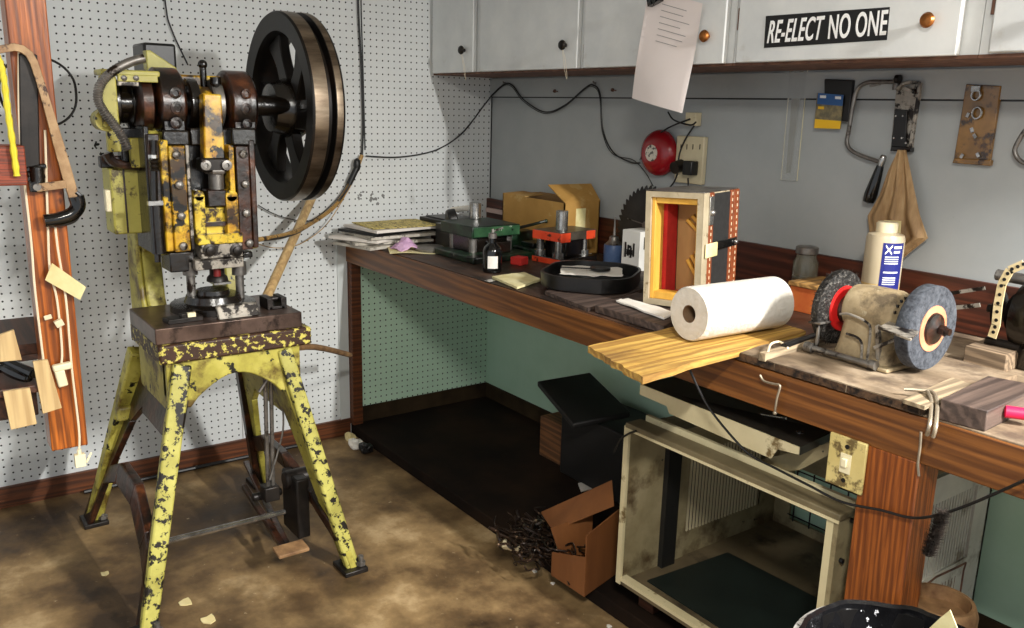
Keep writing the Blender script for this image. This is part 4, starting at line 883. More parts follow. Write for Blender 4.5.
flat('metal_key', ((484, 280), (490, 282), (498, 280), (492, 279)), 'steel', 'tiny shiny metal pieces at the bench edge', 'metal scrap', zt=.003, wob=0.0005, nx=2)
# orange die set
od = thing('orange_die_set', 'die set with orange red shoes and polished steel shank', 'die set', (.92, -.28, BH))
A = at(529, 238, 2, .99); Bc = at(561, 242.4, 2, .99); Dc = at(598, 239, 2, .99)
Mo = Matrix.Translation((Bc.x, Bc.y, 0)) @ Matrix.Rotation(R(14), 4, 'Z')
Mo = Matrix.Translation((Bc.x, Bc.y, 0)) @ Matrix.Rotation(R(8), 4, 'Z')
lx = (Vector((A.x, A.y))-Vector((Bc.x, Bc.y))).length; ly = (Vector((Dc.x, Dc.y))-Vector((Bc.x, Bc.y))).length
def od_p(name, x0, x1, y0, y1, z0, z1, m_, b=.003):
    g = G(); g.box(x0, x1, y0, y1, z0, z1, Mo); return obj(name, g, m_, od, bevel=b)
W_ = .145; D_ = .20
od_p('upper_shoe', -W_, 0, 0, D_, .992, 1.024, 'die_grey'); od_p('lower_shoe', -W_, .01, 0, D_, BH, .925, 'grease')
for z0_, z1_ in ((.990, 1.022), (.902, .922)):
    od_p('orange_face', -W_-.001, .0015, -.003, 0.0, z0_, z1_, 'orange', 0); od_p('orange_end', 0, .003, 0.0, .05, z0_-.003, z1_, 'orange', .001); od_p('orange_end', 0, .003, D_-.06, D_-.01, z0_, z1_, 'orange', .001)
od_p('die_block', -.13, -.02, .05, .15, .925, .992, 'grease')
for x, y in ((-.13, .025), (-.03, .02), (-.03, .16)):
    g = G(); a = Mo @ Vector((x, y, .925)); g.cyl(a, (a.x, a.y, .992), .015, n=16); g.lathe([(.022, 0), (.022, .02)], a, (0, 0, 1), 18); obj('guide_post', g, 'steel', od)
a = Mo @ Vector((-.05, .055, 1.024)); g = G(); g.cyl(a, (a.x, a.y, 1.10), .023, n=24); obj('shank', g, 'steel', od, bevel=.002)
g = G(); c = at(522, 262, 2, .915); g.cbox((c.x-.03, c.y+.01, .915), (.05, .05, .03), (0, 0, .3)); tag(obj('red_part', g, 'case_red', bevel=.004), 'small dark red part standing left of the orange die set', 'part')
# cardboard box
cbx = thing('cardboard_box', 'open brown cardboard box against the grey wall', 'box', (.62, -.15, BH))
x0, x1, y0, y1, z1 = .41, .828, -.215, -.03, 1.114
g = G()
for a in ((x0, x1, y0, y0+.005), (x0, x1, y1-.005, y1), (x0, x0+.005, y0, y1), (x1-.005, x1, y0, y1)): g.box(*a, BH, z1)
g.box(x0, x1, y0, y1, BH, BH+.005); obj('walls', g, 'card', cbx)
H0, H1 = Vector((x1, y0, z1)), Vector((x1, y1, z1))
T0, T1 = at(548, 185.6, 1, y0+.005), at(591, 184.5, 1, y1)
g = G(); g.slab([H0, H1, T1, T0], (0, 0, .004)); obj('flap', g, 'card', cbx)
g = G(); g.slab([(x0, y0, z1), (x0+.16, y0, z1), (x0+.15, y0+.10, z1+.004), (x0+.01, y0+.10, z1+.006)], (0, 0, .003)); obj('flap', g, 'card', cbx)
g = G(); g.slab([(x0+.02, y1, z1), (x1-.02, y1, z1), (x1-.04, y1-.08, z1-.03), (x0+.03, y1-.08, z1-.02)], (0, 0, .003)); obj('flap', g, 'card_inside', cbx)
g = G(); g.box(x1, x1+.0008, y0+.06, y0+.11, .99, 1.09); obj('tape', g, 'paper_y', cbx)
# blue oil can
c = at(613.5, 251, 1, -.11); c = Vector((c.x, -.11, BH))
bc = thing('oil_can', 'small blue oil can with thin spout beside the cardboard box', 'oil can', tuple(c))
g = G(); g.lathe([(.036, 0), (.038, .003), (.038, .066), (.036, .07)], c, (0, 0, 1), 28); obj('body', g, 'blue_can', bc)
g = G(); g.lathe([(.034, .07), (.02, .085), (.018, .10), (.006, .105), (.0025, .175)], c, (0, 0, 1), 20); obj('spout', g, 'dull_steel', bc)
# saw blade standing against wall
c = at(645, 205, 1, -.06); sr = .152; NT = 40; pts = []
c = Vector((c.x, 0, BH+sr-.002))
for k in range(NT):
    a0 = 2*math.pi*k/NT; a1 = 2*math.pi*(k+.25)/NT; a2 = 2*math.pi*(k+.8)/NT
    for a, r_2 in ((a0, sr), (a1, sr*.985), (a2, sr*.90)): pts.append((r_2*math.cos(a), r_2*math.sin(a)))
Mb = Matrix.Translation((c.x, -.05, c.z+.001)) @ Matrix.Rotation(R(-7), 4, 'X')
g = G(); g.prism(pts, 'y', -.0012, .0012, Mb); sb = tag(obj('saw_blade', g, 'blade'), 'dark circular saw blade leaning upright against the grey wall', 'saw blade')
g = G(); g.lathe([(.016, 0), (.016, .002)], Mb @ Vector((0, -.0015, 0)), (0, -1, 0), 18); g.cbox(Mb @ Vector((.0, -.003, .004)), (.20, .001, .004), (0, .12, 0)); obj('arbor_ring', g, 'dull_steel', sb)
# white carton
A = at(623, 268, 2, BH)
Mx = Matrix.Translation((1.172, -.115, BH)) @ Matrix.Rotation(R(2), 4, 'Z')
wc = thing('white_carton', 'small white carton with black marks beside the open case', 'carton', (1.160, -.115, BH))
g = G(); g.box(-.06, .03, -.05, .045, 0, .145, Mx); obj('box', g, 'white_box', wc, bevel=.001)
g = G(); g.box(-.035, -.005, -.0512, -.05, .055, .075, Mx); g.box(-.03, -.012, -.0512, -.05, .08, .09, Mx)
for k in range(4): g.box(-.045+.014*k, -.037+.014*k, -.0514, -.05, .045+.006*(k % 2), .10-.008*(k % 3), Mx)
obj('print', g, 'black_ink', wc)
for a_ in ((-.03, -.005, .08, .125), (.01, .035, .03, .06)):
    g = G(); g.box(.03, .0312, *a_, Mx); obj('print', g, 'black_ink', wc)
# board under the tray, tray, paper
flat('bench_board', ((545, 291), (588, 308), (668, 280), (625, 265)), 'dark_plank', 'dark brown board on the bench under the round black tray', 'board', zt=.012, wob=0)
c = at(591, 279, 2, .93); rt_ = .150
tr = thing('black_tray', 'shallow black tray with rounded corners holding white papers', 'tray', (c.x, c.y, .912))
def rrect(hx, hy, r, n=7):
    o_ = []
    for sx, sy, a0 in ((1, 1, 0), (-1, 1, 90), (-1, -1, 180), (1, -1, 270)):
        for k in range(n): a = R(a0+90*k/(n-1)); o_.append((sx*(hx-r)+r*math.cos(a), sy*(hy-r)+r*math.sin(a)))
    return o_
Mt = Matrix.Translation((c.x, c.y, .912)) @ Matrix.Rotation(R(35), 4, 'Z')
g = G(); rings = [(.142, .160, 0), (.150, .168, .006), (.152, .170, .050), (.145, .163, .050), (.142, .160, .012)]
n = None; vs = []; 
for hx, hy, zz in rings:
    rr_ = rrect(hx, hy, .115); n = len(rr_); vs += [Mt @ Vector((x, y, zz)) for x, y in rr_]
q_ = [(k*n+i, k*n+(i+1) % n, (k+1)*n+(i+1) % n, (k+1)*n+i) for k in range(len(rings)-1) for i in range(n)]
q_ += [tuple(range(n))[::-1], tuple(range((len(rings)-1)*n, len(rings)*n))]
g._f(vs, q_); obj('dish', g, 'black', tr)
g = G(); Mp = Matrix.Translation((c.x, c.y, .952)) @ Matrix.Rotation(R(48), 4, 'Z')
g.grid(12, 12, lambda i, j: Mp @ Vector(((i-.5)*.20+.01*noise.noise((i*3, j*3, 4)), (j-.5)*.17*(1-.3*abs(i-.5)), .006+.006*noise.noise((i*5, j*5, 2)))), thick=.002)
tag(obj('white_rag', g, 'bench_paper'), 'crumpled white paper lying in the black tray', 'paper')
g = G(); g.lathe([(.034, 0), (.034, .006), (.030, .006)], (c.x+.02, c.y+.02, .964), (0, 0, 1), 24); g.beam((c.x-.06, c.y-.08, .967), (c.x+.01, c.y-.01, .967), .006, .004); tag(obj('black_disc', g, 'black'), 'flat black disc on the white paper in the tray', 'disc')
# dark board with a white rag at the edge
q = [at(u, v, 2, BH+.022) for u, v in ((595, 305), (664, 326), (700, 306), (636, 292))]
g = G(); g.slab(q, (0, 0, -.0215)); tag(obj('edge_board', g, 'dark_plank', bevel=.002), 'dark wooden board at the bench edge before the open case', 'board')
flat('white_rag', ((616, 300), (664, 318), (676, 312), (628, 298)), 'bench_paper', 'folded white paper on the dark board before the open case', 'paper', zt=.008, z0=BH+.0225, wob=.003)
# instrument case standing on end
a = at(643, 303, 2, .925); bq = at(702, 313, 2, .925)
ex = Vector((bq.x-a.x, bq.y-a.y, 0)); Wc = .175; ex.normalize(); ey = Vector((-ex.y, ex.x, 0))
Hc = .325; Dp = .235
Mc = Matrix(((ex.x, ey.x, 0, a.x), (ex.y, ey.y, 0, a.y), (0, 0, 1, .925), (0, 0, 0, 1))) @ Matrix.Rotation(R(-2), 4, 'Y')
ic = thing('instrument_case', 'open wooden case standing on end with red felt lining', 'case', (a.x, a.y, .925))
def icb(name, x0, x1, y0, y1, z0, z1, m_, b=.002, parent=None, label=None):
    g = G(); g.box(x0, x1, y0, y1, z0, z1, Mc); return obj(name, g, m_, parent or ic, bevel=b, label=label)
t_ = .016
g = G(); g.box(0, t_, 0, Dp, 0, Hc, Mc); g.box(Wc-t_, Wc, 0, Dp, 0, Hc, Mc); g.box(t_, Wc-t_, 0, Dp, 0, t_, Mc); g.box(t_, Wc-t_, 0, Dp, Hc-t_, Hc, Mc); g.box(t_, Wc-t_, Dp-.008, Dp, t_, Hc-t_, Mc)
obj('shell', g, 'case_beige', ic)
g = G(); g.box(t_, t_+.012, .008, .06, t_, Hc-t_, Mc); g.box(Wc-t_-.006, Wc-t_, .008, .05, t_, Hc-t_, Mc); g.box(t_+.012, Wc-t_-.006, .01, .05, t_, t_+.022, Mc); g.box(t_+.012, Wc-t_-.006, .01, .05, Hc-t_-.018, Hc-t_, Mc); obj('lining_strip', g, 'case_yellow', ic, bevel=.002)
g = G(); g.box(t_, t_+.024, .06, .125, t_+.01, Hc-t_-.01, Mc); g.box(t_+.02, t_+.06, .06, .125, t_, t_+.01, Mc); obj('felt', g, 'case_red', ic, bevel=.002, label='red felt inner wall')
icb('back_board', t_+.024, Wc-t_, .125, .135, t_, Hc-t_, 'case_in')
g = G()
for k in range(4): g.cbox(Mc @ Vector((Wc-.075+.012*k, .118, .09+.014*k)), (.010, .012, .075), (0, R(-35), math.atan2(ex.y, ex.x)))
for k in range(3): g.cbox(Mc @ Vector((Wc-.075+.016*k, .118, .215+.012*k)), (.010, .012, .07), (0, R(-50), math.atan2(ex.y, ex.x)))
obj('inner_slats', g, 'case_yellow', ic, bevel=.002)
icb('side_cloth', Wc, Wc+.003, .055, .18, .004, Hc-.004, 'case_black', .001)
for y0_, y1_, nm in ((.0, .034, 'case_beige'), (.200, Dp+.001, 'leather'), (.034, .060, 'leather'), (.176, .196, 'leather')):
    icb('edge_strap', Wc, Wc+.004+(.002 if nm == 'leather' else 0), y0_, y1_, .0, Hc, nm, .001)
g = G()
for yy in (.046, .186, .222):
    for k in range(18): g.box(Wc+.006, Wc+.0068, yy-.002, yy+.002, .012+k*.0175, .021+k*.0175, Mc)
obj('stitching', g, 'cord_white', ic)
g = G(); g.box(Wc+.006, Wc+.010, .08, .225, .160, .185, Mc); obj('hasp', g, 'black_gloss', ic, bevel=.002)
g = G(); g.box(Wc+.007, Wc+.012, .01, .085, .145, .185, Mc); obj('tape_patch', g, 'paper_y', ic, bevel=.004)
g = G(); g.box(Wc+.004, Wc+.009, .03, .055, Hc-.09, Hc-.01, Mc); g.ball(Mc @ Vector((Wc+.01, .04, Hc-.055)), .01); obj('catch', g, 'steel', ic, bevel=.001)
g = G(); g.ball(Mc @ Vector((Wc+.012, .21, .172)), .008); obj('snap', g, 'steel', ic)
icb('top_edge', -.001, Wc+.003, .0, Dp, Hc, Hc+.003, 'dull_steel')
# ------------------------------------------------------------------ right part of the bench
# yellow board projecting over the edge
q = [at(588, 346, 2, .924), at(642, 377, 2, .924)]
p2 = at(806, 331, 2, .924); p3 = Vector((1.90, -.42, .924))
g = G()
def yb(i, j):
    p = q[0].lerp(q[1], i).lerp(p3.lerp(p2, i), j); e = .006*noise.noise((i*1.5+7, j*9, 2))*(1 if i > .9 or i < .1 else .3)
    return (p.x+e, p.y+(.010*noise.noise((i*9, 3, 1)) if j == 0 else 0), p.z+.002*noise.noise((i*7, j*7, 5)))
g.grid(14, 30, yb, thick=.016); tag(obj('yellow_board', g, 'yellow_board'), 'weathered yellow board sticking out over the bench edge', 'board')
# paper towel roll
c0 = Vector((2.035, -.80, 0)); c1_ = Vector((2.045, -.44, 0))
c0 = at(689, 314, 2, .993); c1_ = at(800, 298, 2, .993)
pr = thing('paper_towel_roll', 'thick white paper towel roll lying on the yellow board', 'paper roll', (c0.x, c0.y, .926))
ax = (c1_-c0).normalized(); Lr = .305
g = G(); g.lathe([(.022, .0), (.064, -.001), (.067, .003), (.067, Lr-.003), (.064, Lr), (.022, Lr)], c0, ax, 48, cap=False); obj('towel', g, 'towel', pr)
g = G(); g.lathe([(.0225, .001), (.0225, Lr-.001), (.0205, Lr-.001), (.0205, .001), (.0225, .001)], c0, ax, 30, cap=False); obj('core', g, 'towel_core', pr)
g = G(); sd = ax.cross(Vector((0, 0, 1))).normalized()
e0 = c0+ax*(Lr)+Vector((0, 0, -.01)); g.grid(6, 6, lambda i, j: tuple(c0+ax*(Lr*.99+.05*i)+sd*(.02-.04*j)*(1-i*.6)+Vector((0, 0, -.0+.01*math.sin(j*3)*(1-i)))), thick=.001); obj('loose_end', g, 'towel', pr)
# dark strip and rod between roll and grinder
g = G(); a = at(762, 357, 2, .925); b = at(836, 336, 2, .925); g.beam(a+Vector((0, 0, .0)), b+Vector((0, 0, .0)), .018, .02, side=(1, 0, 0)); tag(obj('wood_strip', g, 'pale_strip', bevel=.001), 'narrow pale wood strip lying left of the grinder', 'strip')
g = G(); a = at(784, 347, 2, .935); b = at(822, 333, 2, .935); g.cyl(a, b, .009, n=12); g.cyl(b, b+(b-a)*.6, .005, n=10); tag(obj('punch_tool', g, 'black'), 'short black handled tool lying behind the pale strip', 'tool')
g = G(); P3 = [at(u, v, 2, .935) for u, v in ((768, 352), (771, 344), (780, 342), (788, 348))]; g.tube(P3, .003, n=6); tag(obj('wire_loop', g, 'cord_white'), 'small cream wire loop at the end of the pale strip', 'wire')
# jar
c = Vector((1.85, -.085, BH))
jr = thing('glass_jar', 'glass jar with metal lid by the dark backsplash', 'jar', tuple(c))
g = G(); g.lathe([(.035, 0), (.038, .004), (.038, .13), (.030, .145), (.030, .158)], c, (0, 0, 1), 28); obj('glass', g, 'glass', jr)
g = G(); g.lathe([(.032, .156), (.034, .158), (.034, .176), (.030, .179)], c, (0, 0, 1), 28); obj('lid', g, 'dull_steel', jr)
g = G(); g.lathe([(.030, .002), (.033, .01), (.033, .08), (.01, .085)], c, (0, 0, 1), 20); obj('contents', g, 'rusty_bar', jr)
# tin box
q = at(845, 288, 1, -.10)
g = G(); g.box(1.885, 2.035, -.20, -.05, BH, .975); tb = tag(obj('tin_box', g, 'tin_box', bevel=.002), 'orange and yellow box with honey coloured lid behind the wire wheel', 'box')
g = G(); g.box(1.88, 2.04, -.205, -.045, .9755, .988); obj('lid', g, 'wood_lid', tb, bevel=.002)
# milky bottle
c = Vector((2.14, -.15, BH)); rb_ = .050
mb = thing('spray_bottle', 'tall cloudy plastic bottle with dark blue label behind the grinder', 'bottle', tuple(c))
g = G(); g.lathe([(rb_*.95, 0), (rb_, .004), (rb_, .125)], c, (0, 0, 1), 36); obj('lower_body', g, 'bottle_liquid', mb)
g = G(); g.lathe([(rb_, .125), (rb_, .248), (rb_*.93, .258), (.027, .264), (.026, .268)], c, (0, 0, 1), 36); obj('upper_body', g, 'bottle', mb)
g = G(); g.lathe([(.028, .264), (.028, .288), (.025, .292)], c, (0, 0, 1), 24); obj('cap', g, 'cap', mb)
vd = math.atan2(CAM.y-c.y, CAM.x-c.x)
A_ = [vd-.08+1.25*k/10 for k in range(11)]
g = G(); g._f([(c.x+(rb_+.0006)*math.cos(a), c.y+(rb_+.0006)*math.sin(a), c.z+zz) for zz in (.105, .240) for a in A_], [(i, i+1, i+12, i+11) for i in range(10)]); lbm = obj('label', g, 'blue_label', mb)
g = G()
def lab(a0, a1, z0, z1):
    n_ = 4; g._f([(c.x+(rb_+.0012)*math.cos(a0+(a1-a0)*k/n_), c.y+(rb_+.0012)*math.sin(a0+(a1-a0)*k/n_), c.z+zz) for zz in (z0, z1) for k in range(n_+1)], [(i, i+1, i+n_+2, i+n_+1) for i in range(n_)])
v0 = vd-.12
for s_ in (0, 1):   # the X mark
    n_ = 5
    for k in range(n_):
        t0 = k/n_; t1 = (k+1)/n_
        za = .211+.022*(t0 if s_ else 1-t0); zb = .211+.022*(t1 if s_ else 1-t1)
        aa = v0+.18+.34*t0; ab = v0+.18+.34*t1
        g._f([(c.x+(rb_+.0014)*math.cos(p_), c.y+(rb_+.0014)*math.sin(p_), c.z+z_) for p_, z_ in ((aa, za-.003), (ab, zb-.003), (ab, zb+.003), (aa, za+.003))], [(0, 1, 2, 3)])
lab(v0+.62, v0+1.1, .225, .232); lab(v0+.62, v0+1.0, .213, .219)
for k in range(4): lab(v0+.2, v0+.95, .183+.006*k, .1855+.006*k)
lab(v0+.2, v0+1.0, .158, .162)
for k in range(4): lab(v0+.2, v0+.9, .126+.006*k, .1285+.006*k)
obj('label_print', g, 'white_ink', lbm)
# bench grinder ------------------------------------------------
bgx, bgy = 2.405, -.60
bg = thing('bench_grinder', 'dusty old bench grinder with wire wheel and grey stone', 'grinder', (bgx, bgy, BH+.02))
ZC = 1.025
wl = at(838, 306, 2, ZC+.002); wr = at(930, 327, 2, ZC+.002)
ax = (wr-wl); ax.z = 0; La = ax.length; ax.normalize(); sx = Vector((-ax.y, ax.x, 0))
ctr = wl.lerp(wr, .46); ctr.z = ZC
def gp(a, s, z): return ctr+ax*a+sx*s+Vector((0, 0, z-ZC))
Mg = Matrix(((ax.x, sx.x, 0, ctr.x), (ax.y, sx.y, 0, ctr.y), (0, 0, 1, 0), (0, 0, 0, 1)))
def body_sec(z):
    t = (z-.92)/.15
    return .062+.012*(1-t)**2, .050+.018*(1-t)**2
g = G(); vs = []; lev = [.922, .932, .97, 1.01, 1.04]; nn = 28
for z in lev:
    hx, hy = body_sec(z)
    for x, y in rrect(hx, hy, .03): vs.append(Mg @ Vector((x, y, z)))
g._f(vs, [(k*nn+i, k*nn+(i+1) % nn, (k+1)*nn+(i+1) % nn, (k+1)*nn+i) for k in range(len(lev)-1) for i in range(nn)]+[tuple(range(nn))[::-1], tuple(range((len(lev)-1)*nn, len(lev)*nn))])
g.lathe([(.03, -.070), (.052, -.062), (.056, -.03), (.056, .045), (.050, .062), (.03, .068)], gp(0, 0, ZC+.012), ax, 40)
obj('motor_housing', g, 'grinder', bg, bevel=.003)
g = G(); g.lathe([(.03, 0), (.034, .01), (.034, .035), (.028, .045)], gp(-.108, 0, ZC), ax, 26); obj('end_bell', g, 'rust', bg)
g = G(); g.cyl(gp(-La*.5, 0, ZC), gp(La*.62, 0, ZC), .009, n=14); obj('arbor', g, 'dull_steel', bg)
for k in range(9):
    pass
g = G()
for k in range(8):
    a = R(20+k*20); g.cbox(gp(.064, .044*math.cos(a), ZC+.012+.044*math.sin(a)), (.006, .006, .006), (0, 0, 0))
obj('vent_slots', g, 'grease', bg)
# wire wheel with bristles
wc_ = gp(-La*.46, 0, ZC); RW = .088
g = G(); prof = [(.045, -.018), (RW*.8, -.014), (RW, -.009), (RW+.002, 0), (RW, .009), (RW*.8, .014), (.045, .018)]
g.lathe(prof, wc_, ax, 80)
e2 = Vector((0, 0, 1)); rnd = random.Random(3)
for k in range(1500):
    th = rnd.uniform(0, 2*math.pi); dr = sx*math.cos(th)+e2*math.sin(th); r0 = rnd.uniform(.05, .08); s_ = rnd.uniform(-1, 1)
    off = .020*(1-.45*(r0/.088)); a = wc_+dr*r0+ax*(off*s_); b = wc_+dr*(r0+rnd.uniform(.008, .018))+ax*(off*s_*1.1); 
    b += (sx*-math.sin(th)+e2*math.cos(th))*rnd.uniform(-.003, .003)
    tn = ax.cross(dr)*.0006; g._f([a-tn, a+tn, b+tn*.6, b-tn*.6], [(0, 1, 2, 3)])
ww = obj('wire_wheel', g, 'wire', bg, label='black wire brush wheel with red hub')
g = G(); g.lathe([(.055, .016), (.054, .021), (.030, .023), (.02, .023)], wc_, ax, 48, cap=False); obj('red_hub', g, 'wheel_red', ww)
g = G(); g.lathe([(.034, .022), (.032, .025), (.02, .026)], wc_, ax, 36, cap=False); obj('hub_ring', g, 'white_plastic', ww)
# stone
sc_ = gp(La*.50, 0, ZC); RS = .094
g = G(); g.lathe([(.01, -.016), (RS-.002, -.016), (RS, -.013), (RS, .013), (RS-.002, .016), (.01, .016)], sc_, ax, 80); sw = obj('grinding_wheel', g, 'stone', bg, label='grey abrasive stone wheel')
g = G(); g.lathe([(.051, .016), (.051, .0175), (.01, .0178)], sc_, ax, 48); obj('paper_washer', g, 'peach', sw)
g = G(); g.lathe([(.036, .017), (.034, .023), (.022, .026), (.014, .032)], sc_, ax, 36); g.lathe([(.012, .03), (.012, .045)], sc_, ax, 6); g.cyl(sc_+ax*.045, sc_+ax*.055, .008, n=12); obj('flange_nut', g, 'rust', sw)
# tool rest, guard bars and base rod
g = G(); t0 = gp(.052, -.085, ZC-.006); g.slab([at(878, 327, 2, 1.035), at(911, 339, 2, 1.035), at(919, 331, 2, 1.035), at(889, 321, 2, 1.035)], (0, 0, -.005)); g.beam(gp(.05, -.075, ZC-.002), gp(.05, -.055, .94), .012, .008); g.beam(gp(.10, -.07, ZC-.02), gp(.045, -.07, ZC-.055), .008, .008); obj('tool_rest', g, 'worn_plate', bg, bevel=.001)
g = G(); g.slab([gp(-.12, -.09, ZC-.028), gp(-.085, -.09, ZC-.024), gp(-.085, -.05, ZC-.024), gp(-.12, -.05, ZC-.028)], (0, 0, -.005)); g.beam(gp(-.10, -.075, ZC-.03), gp(-.10, -.075, .935), .008, .006); obj('tool_rest', g, 'dull_steel', bg, bevel=.001)
g = G(); g.cyl(gp(-.115, -.082, .934), gp(.055, -.082, .934), .007, n=12); g.cyl(gp(-.125, -.082, .934), gp(-.105, -.082, .934), .012, n=12); g.cyl(gp(.045, -.082, .934), gp(.062, -.082, .934), .011, n=12); obj('base_rod', g, 'dull_steel', bg)
g = G(); g.tube([gp(-.055, -.064, ZC+.0), gp(-.03, -.068, ZC+.006), gp(.015, -.068, ZC-.002), gp(.03, -.07, ZC-.02), gp(.032, -.072, .936)], .003, n=7); g.tube([gp(-.03, -.068, ZC-.04), gp(.0, -.07, ZC-.042), gp(.014, -.071, ZC-.055), gp(.018, -.073, .936)], .003, n=7); obj('bracket_rib', g, 'worn_plate', bg)
g = G(); g.box(-.085, .085, -.075, .07, .9205, .930, Mg); obj('base_plate', g, 'grinder', bg, bevel=.003)
# steel bars behind
g = G(); a = at(905, 298, 1, -.22); b = at(1000, 287, 1, -.30); g.beam(at(900, 301, 1, -.26), at(985, 288, 1, -.26), .004, .009); tag(obj('steel_bar', g, 'worn_plate'), 'upper flat steel bar behind the grinding stone', 'bar', 'steel bars behind the grinder')
g = G(); g.beam(at(925, 311, 1, -.28), at(980, 305, 1, -.28), .004, .010); tag(obj('steel_bar', g, 'worn_plate'), 'lower flat steel bar behind the grinding stone', 'bar', 'steel bars behind the grinder')
# electric motor with perforated strap
c = Vector((2.67, -.24, BH))
em = thing('electric_motor', 'dark dusty motor with pulley at the right picture edge', 'motor', tuple(c))
ZM = 1.02; axm = Vector((1, 0, 0))
g = G(); g.lathe([(.03, 0), (.078, .01), (.085, .03), (.085, .17), (.078, .19), (.03, .20)], (2.53, -.20, ZM), axm, 36); g.box(2.56, 2.71, -.25, -.14, BH, .95); obj('casing', g, 'grease', em)
g = G(); g.lathe([(.02, 0), (.045, .004), (.02, .02), (.045, .036), (.02, .04)], (2.482, -.20, ZM+.002), axm, 30); g.cyl((2.46, -.20, ZM), (2.54, -.20, ZM), .01, n=12); obj('pulley', g, 'dark_iron', em)
g = G(); g.cyl((2.45, -.16, ZM+.078), (2.58, -.16, ZM+.075), .014, n=12); obj('oiler', g, 'dull_steel', em)
g = G(); g.cyl((2.49, -.25, .95), (2.57, -.25, .95), .012, n=10); obj('foot_bolt', g, 'dark_iron', em)
pts = [at(u, v, 1, -.32) for u, v in ((1024, 264), (1010, 270), (1002, 284), (998, 305), (996, 325), (992, 337))]
g = G()
for a, b in zip(pts, pts[1:]): g.beam(a, b+(b-a)*.03, .003, .019, side=(0, 1, 0))
ps = tag(obj('perforated_strap', g, 'strap'), 'tan perforated strap draped in front of the dark motor', 'strap')
g = G()
for k in range(12):
    t = k/12*(len(pts)-1); i = int(t); p = pts[i].lerp(pts[i+1], t-i); g.cyl(p+Vector((0, -.0022, 0)), p+Vector((0, -.0012, 0)), .0042, n=10)
obj('holes', g, 'black_ink', ps)
# blocks at the right
q = [at(u, v, 2, .945) for u, v in ((965, 345.6), (1007, 355), (1032, 345), (991, 336.5))]
g = G(); g.slab(q, (0, 0, -.0445)); tag(obj('wood_block', g, 'grey_wood', bevel=.002), 'thick grey wood block standing before the motor', 'block')
q = [at(u, v, 2, .942) for u, v in ((941, 399), (988, 411), (1042, 386), (988, 375.5))]
g = G(); g.slab(q, (0, 0, -.0415)); tag(obj('dark_plank', g, 'dark_plank', bevel=.002), 'thick dark grimy plank at the bench edge on the right', 'plank')
q = [at(903, 399, 2, .930), at(925, 406, 2, .930), at(972, 384, 2, .930), at(952, 377, 2, .930)]
g = G(); g.slab(q, (0, 0, -.009)); tag(obj('wood_offcut', g, 'pale_strip', bevel=.001), 'small pale wood offcut beside the dark plank', 'offcut')
# bent hook
hk = [at(904, 389, 2, .935), at(920, 390, 2, .937), at(932, 392, 2, .937), at(937, 402, 2, .93), at(936, 425, 1, -.80), at(933, 437, 1, -.80)]
g = G(); g.tube(hk, .004, n=8); g.tube([p+Vector((-.012, .0, .0)) for p in hk[2:]], .004, n=8); tag(obj('bent_hook', g, 'hook'), 'pale bent metal hook over the bench edge', 'hook')
g = G(); g.tube([at(u, v, 1, -.767) for u, v in ((921, 432), (920, 448), (918, 464), (919, 476))], .0028, n=6); tag(obj('hanging_hook', g, 'hook'), 'thin wire hook hanging on the apron over the broad post', 'hook')
g = G(); g.tube([at(u, v, 1, -.775) for u, v in ((760, 375), (764, 381), (774, 384), (780, 386), (777, 398), (775, 412))], .0028, n=6); g.ball(at(775, 413, 1, -.775), .005); tag(obj('latch_hook', g, 'hook'), 'small hook and eye hanging from the bench apron', 'hook')
g = G(); c = at(1017, 413, 2, .925); g.lathe([(.006, -.022), (.012, -.02), (.012, .03), (.008, .034)], c, (.8, .5, 0), 14); tag(obj('screwdriver', g, 'pink'), 'screwdriver with pinkish red handle cut by the right picture edge', 'screwdriver')

# ------------------------------------------------------------------ things hanging on the grey wall
c = at(657, 153, 1, -.03)
bl = thing('alarm_bell', 'round red bell mounted on the grey wall', 'bell', (c.x, 0, c.z))
g = G(); g.lathe([(.084, .012), (.085, .02), (.079, .036), (.06, .050), (.03, .058), (.004, .060)], (c.x, 0, c.z), (0, -1, 0), 48); g.cyl((c.x, 0, c.z), (c.x, -.02, c.z), .05, n=24); obj('gong', g, 'bell_red', bl)
g = G(); g.lathe([(.030, .0585), (.030, .0605), (.004, .0615)], (c.x-.0, 0, c.z), (0, -1, 0), 28); obj('label', g, 'bell_label', bl)
c = at(688, 158, 1, -.0); 
ob = thing('outlet_box', 'ivory electric outlet plate with black plugs beside the bell', 'outlet', (c.x, 0, c.z))
p0 = at(676, 182, 1, -.01); p1 = at(707, 137, 1, -.01)
g = G(); g.box(p0.x, p1.x, -.022, -.001, p0.z, p1.z); obj('plate', g, 'outlet', ob, bevel=.004)
g = G()
for u in (681, 687, 693, 700):
    k = at(u, 146, 1, -.022); g.box(k.x-.002, k.x+.002, -.0228, -.0215, k.z-.012, k.z+.006)
obj('slots', g, 'black_ink', ob)
k = at(689, 167, 1, -.04); g = G(); g.box(k.x-.016, k.x+.028, -.058, -.022, k.z-.028, k.z+.022)
tag(obj('plug_adapter', g, 'black', bevel=.004), 'square black plug in the ivory outlet', 'plug')
k = at(678, 168, 1, -.04); g = G(); g.cyl((k.x, -.022, k.z+.01), (k.x, -.06, k.z), .022, n=16); tag(obj('round_plug', g, 'dark_iron'), 'round dark plug at the left of the ivory outlet', 'plug')
k = at(697, 119, 1, -.0); g = G(); g.box(k.x-.028, k.x+.022, -.03, -.001, k.z-.024, k.z+.022); g.box(k.x+.010, k.x+.024, -.034, -.03, k.z+.004, k.z+.018); tag(obj('junction_box', g, 'outlet', bevel=.003), 'small ivory junction box above the outlet', 'junction box')
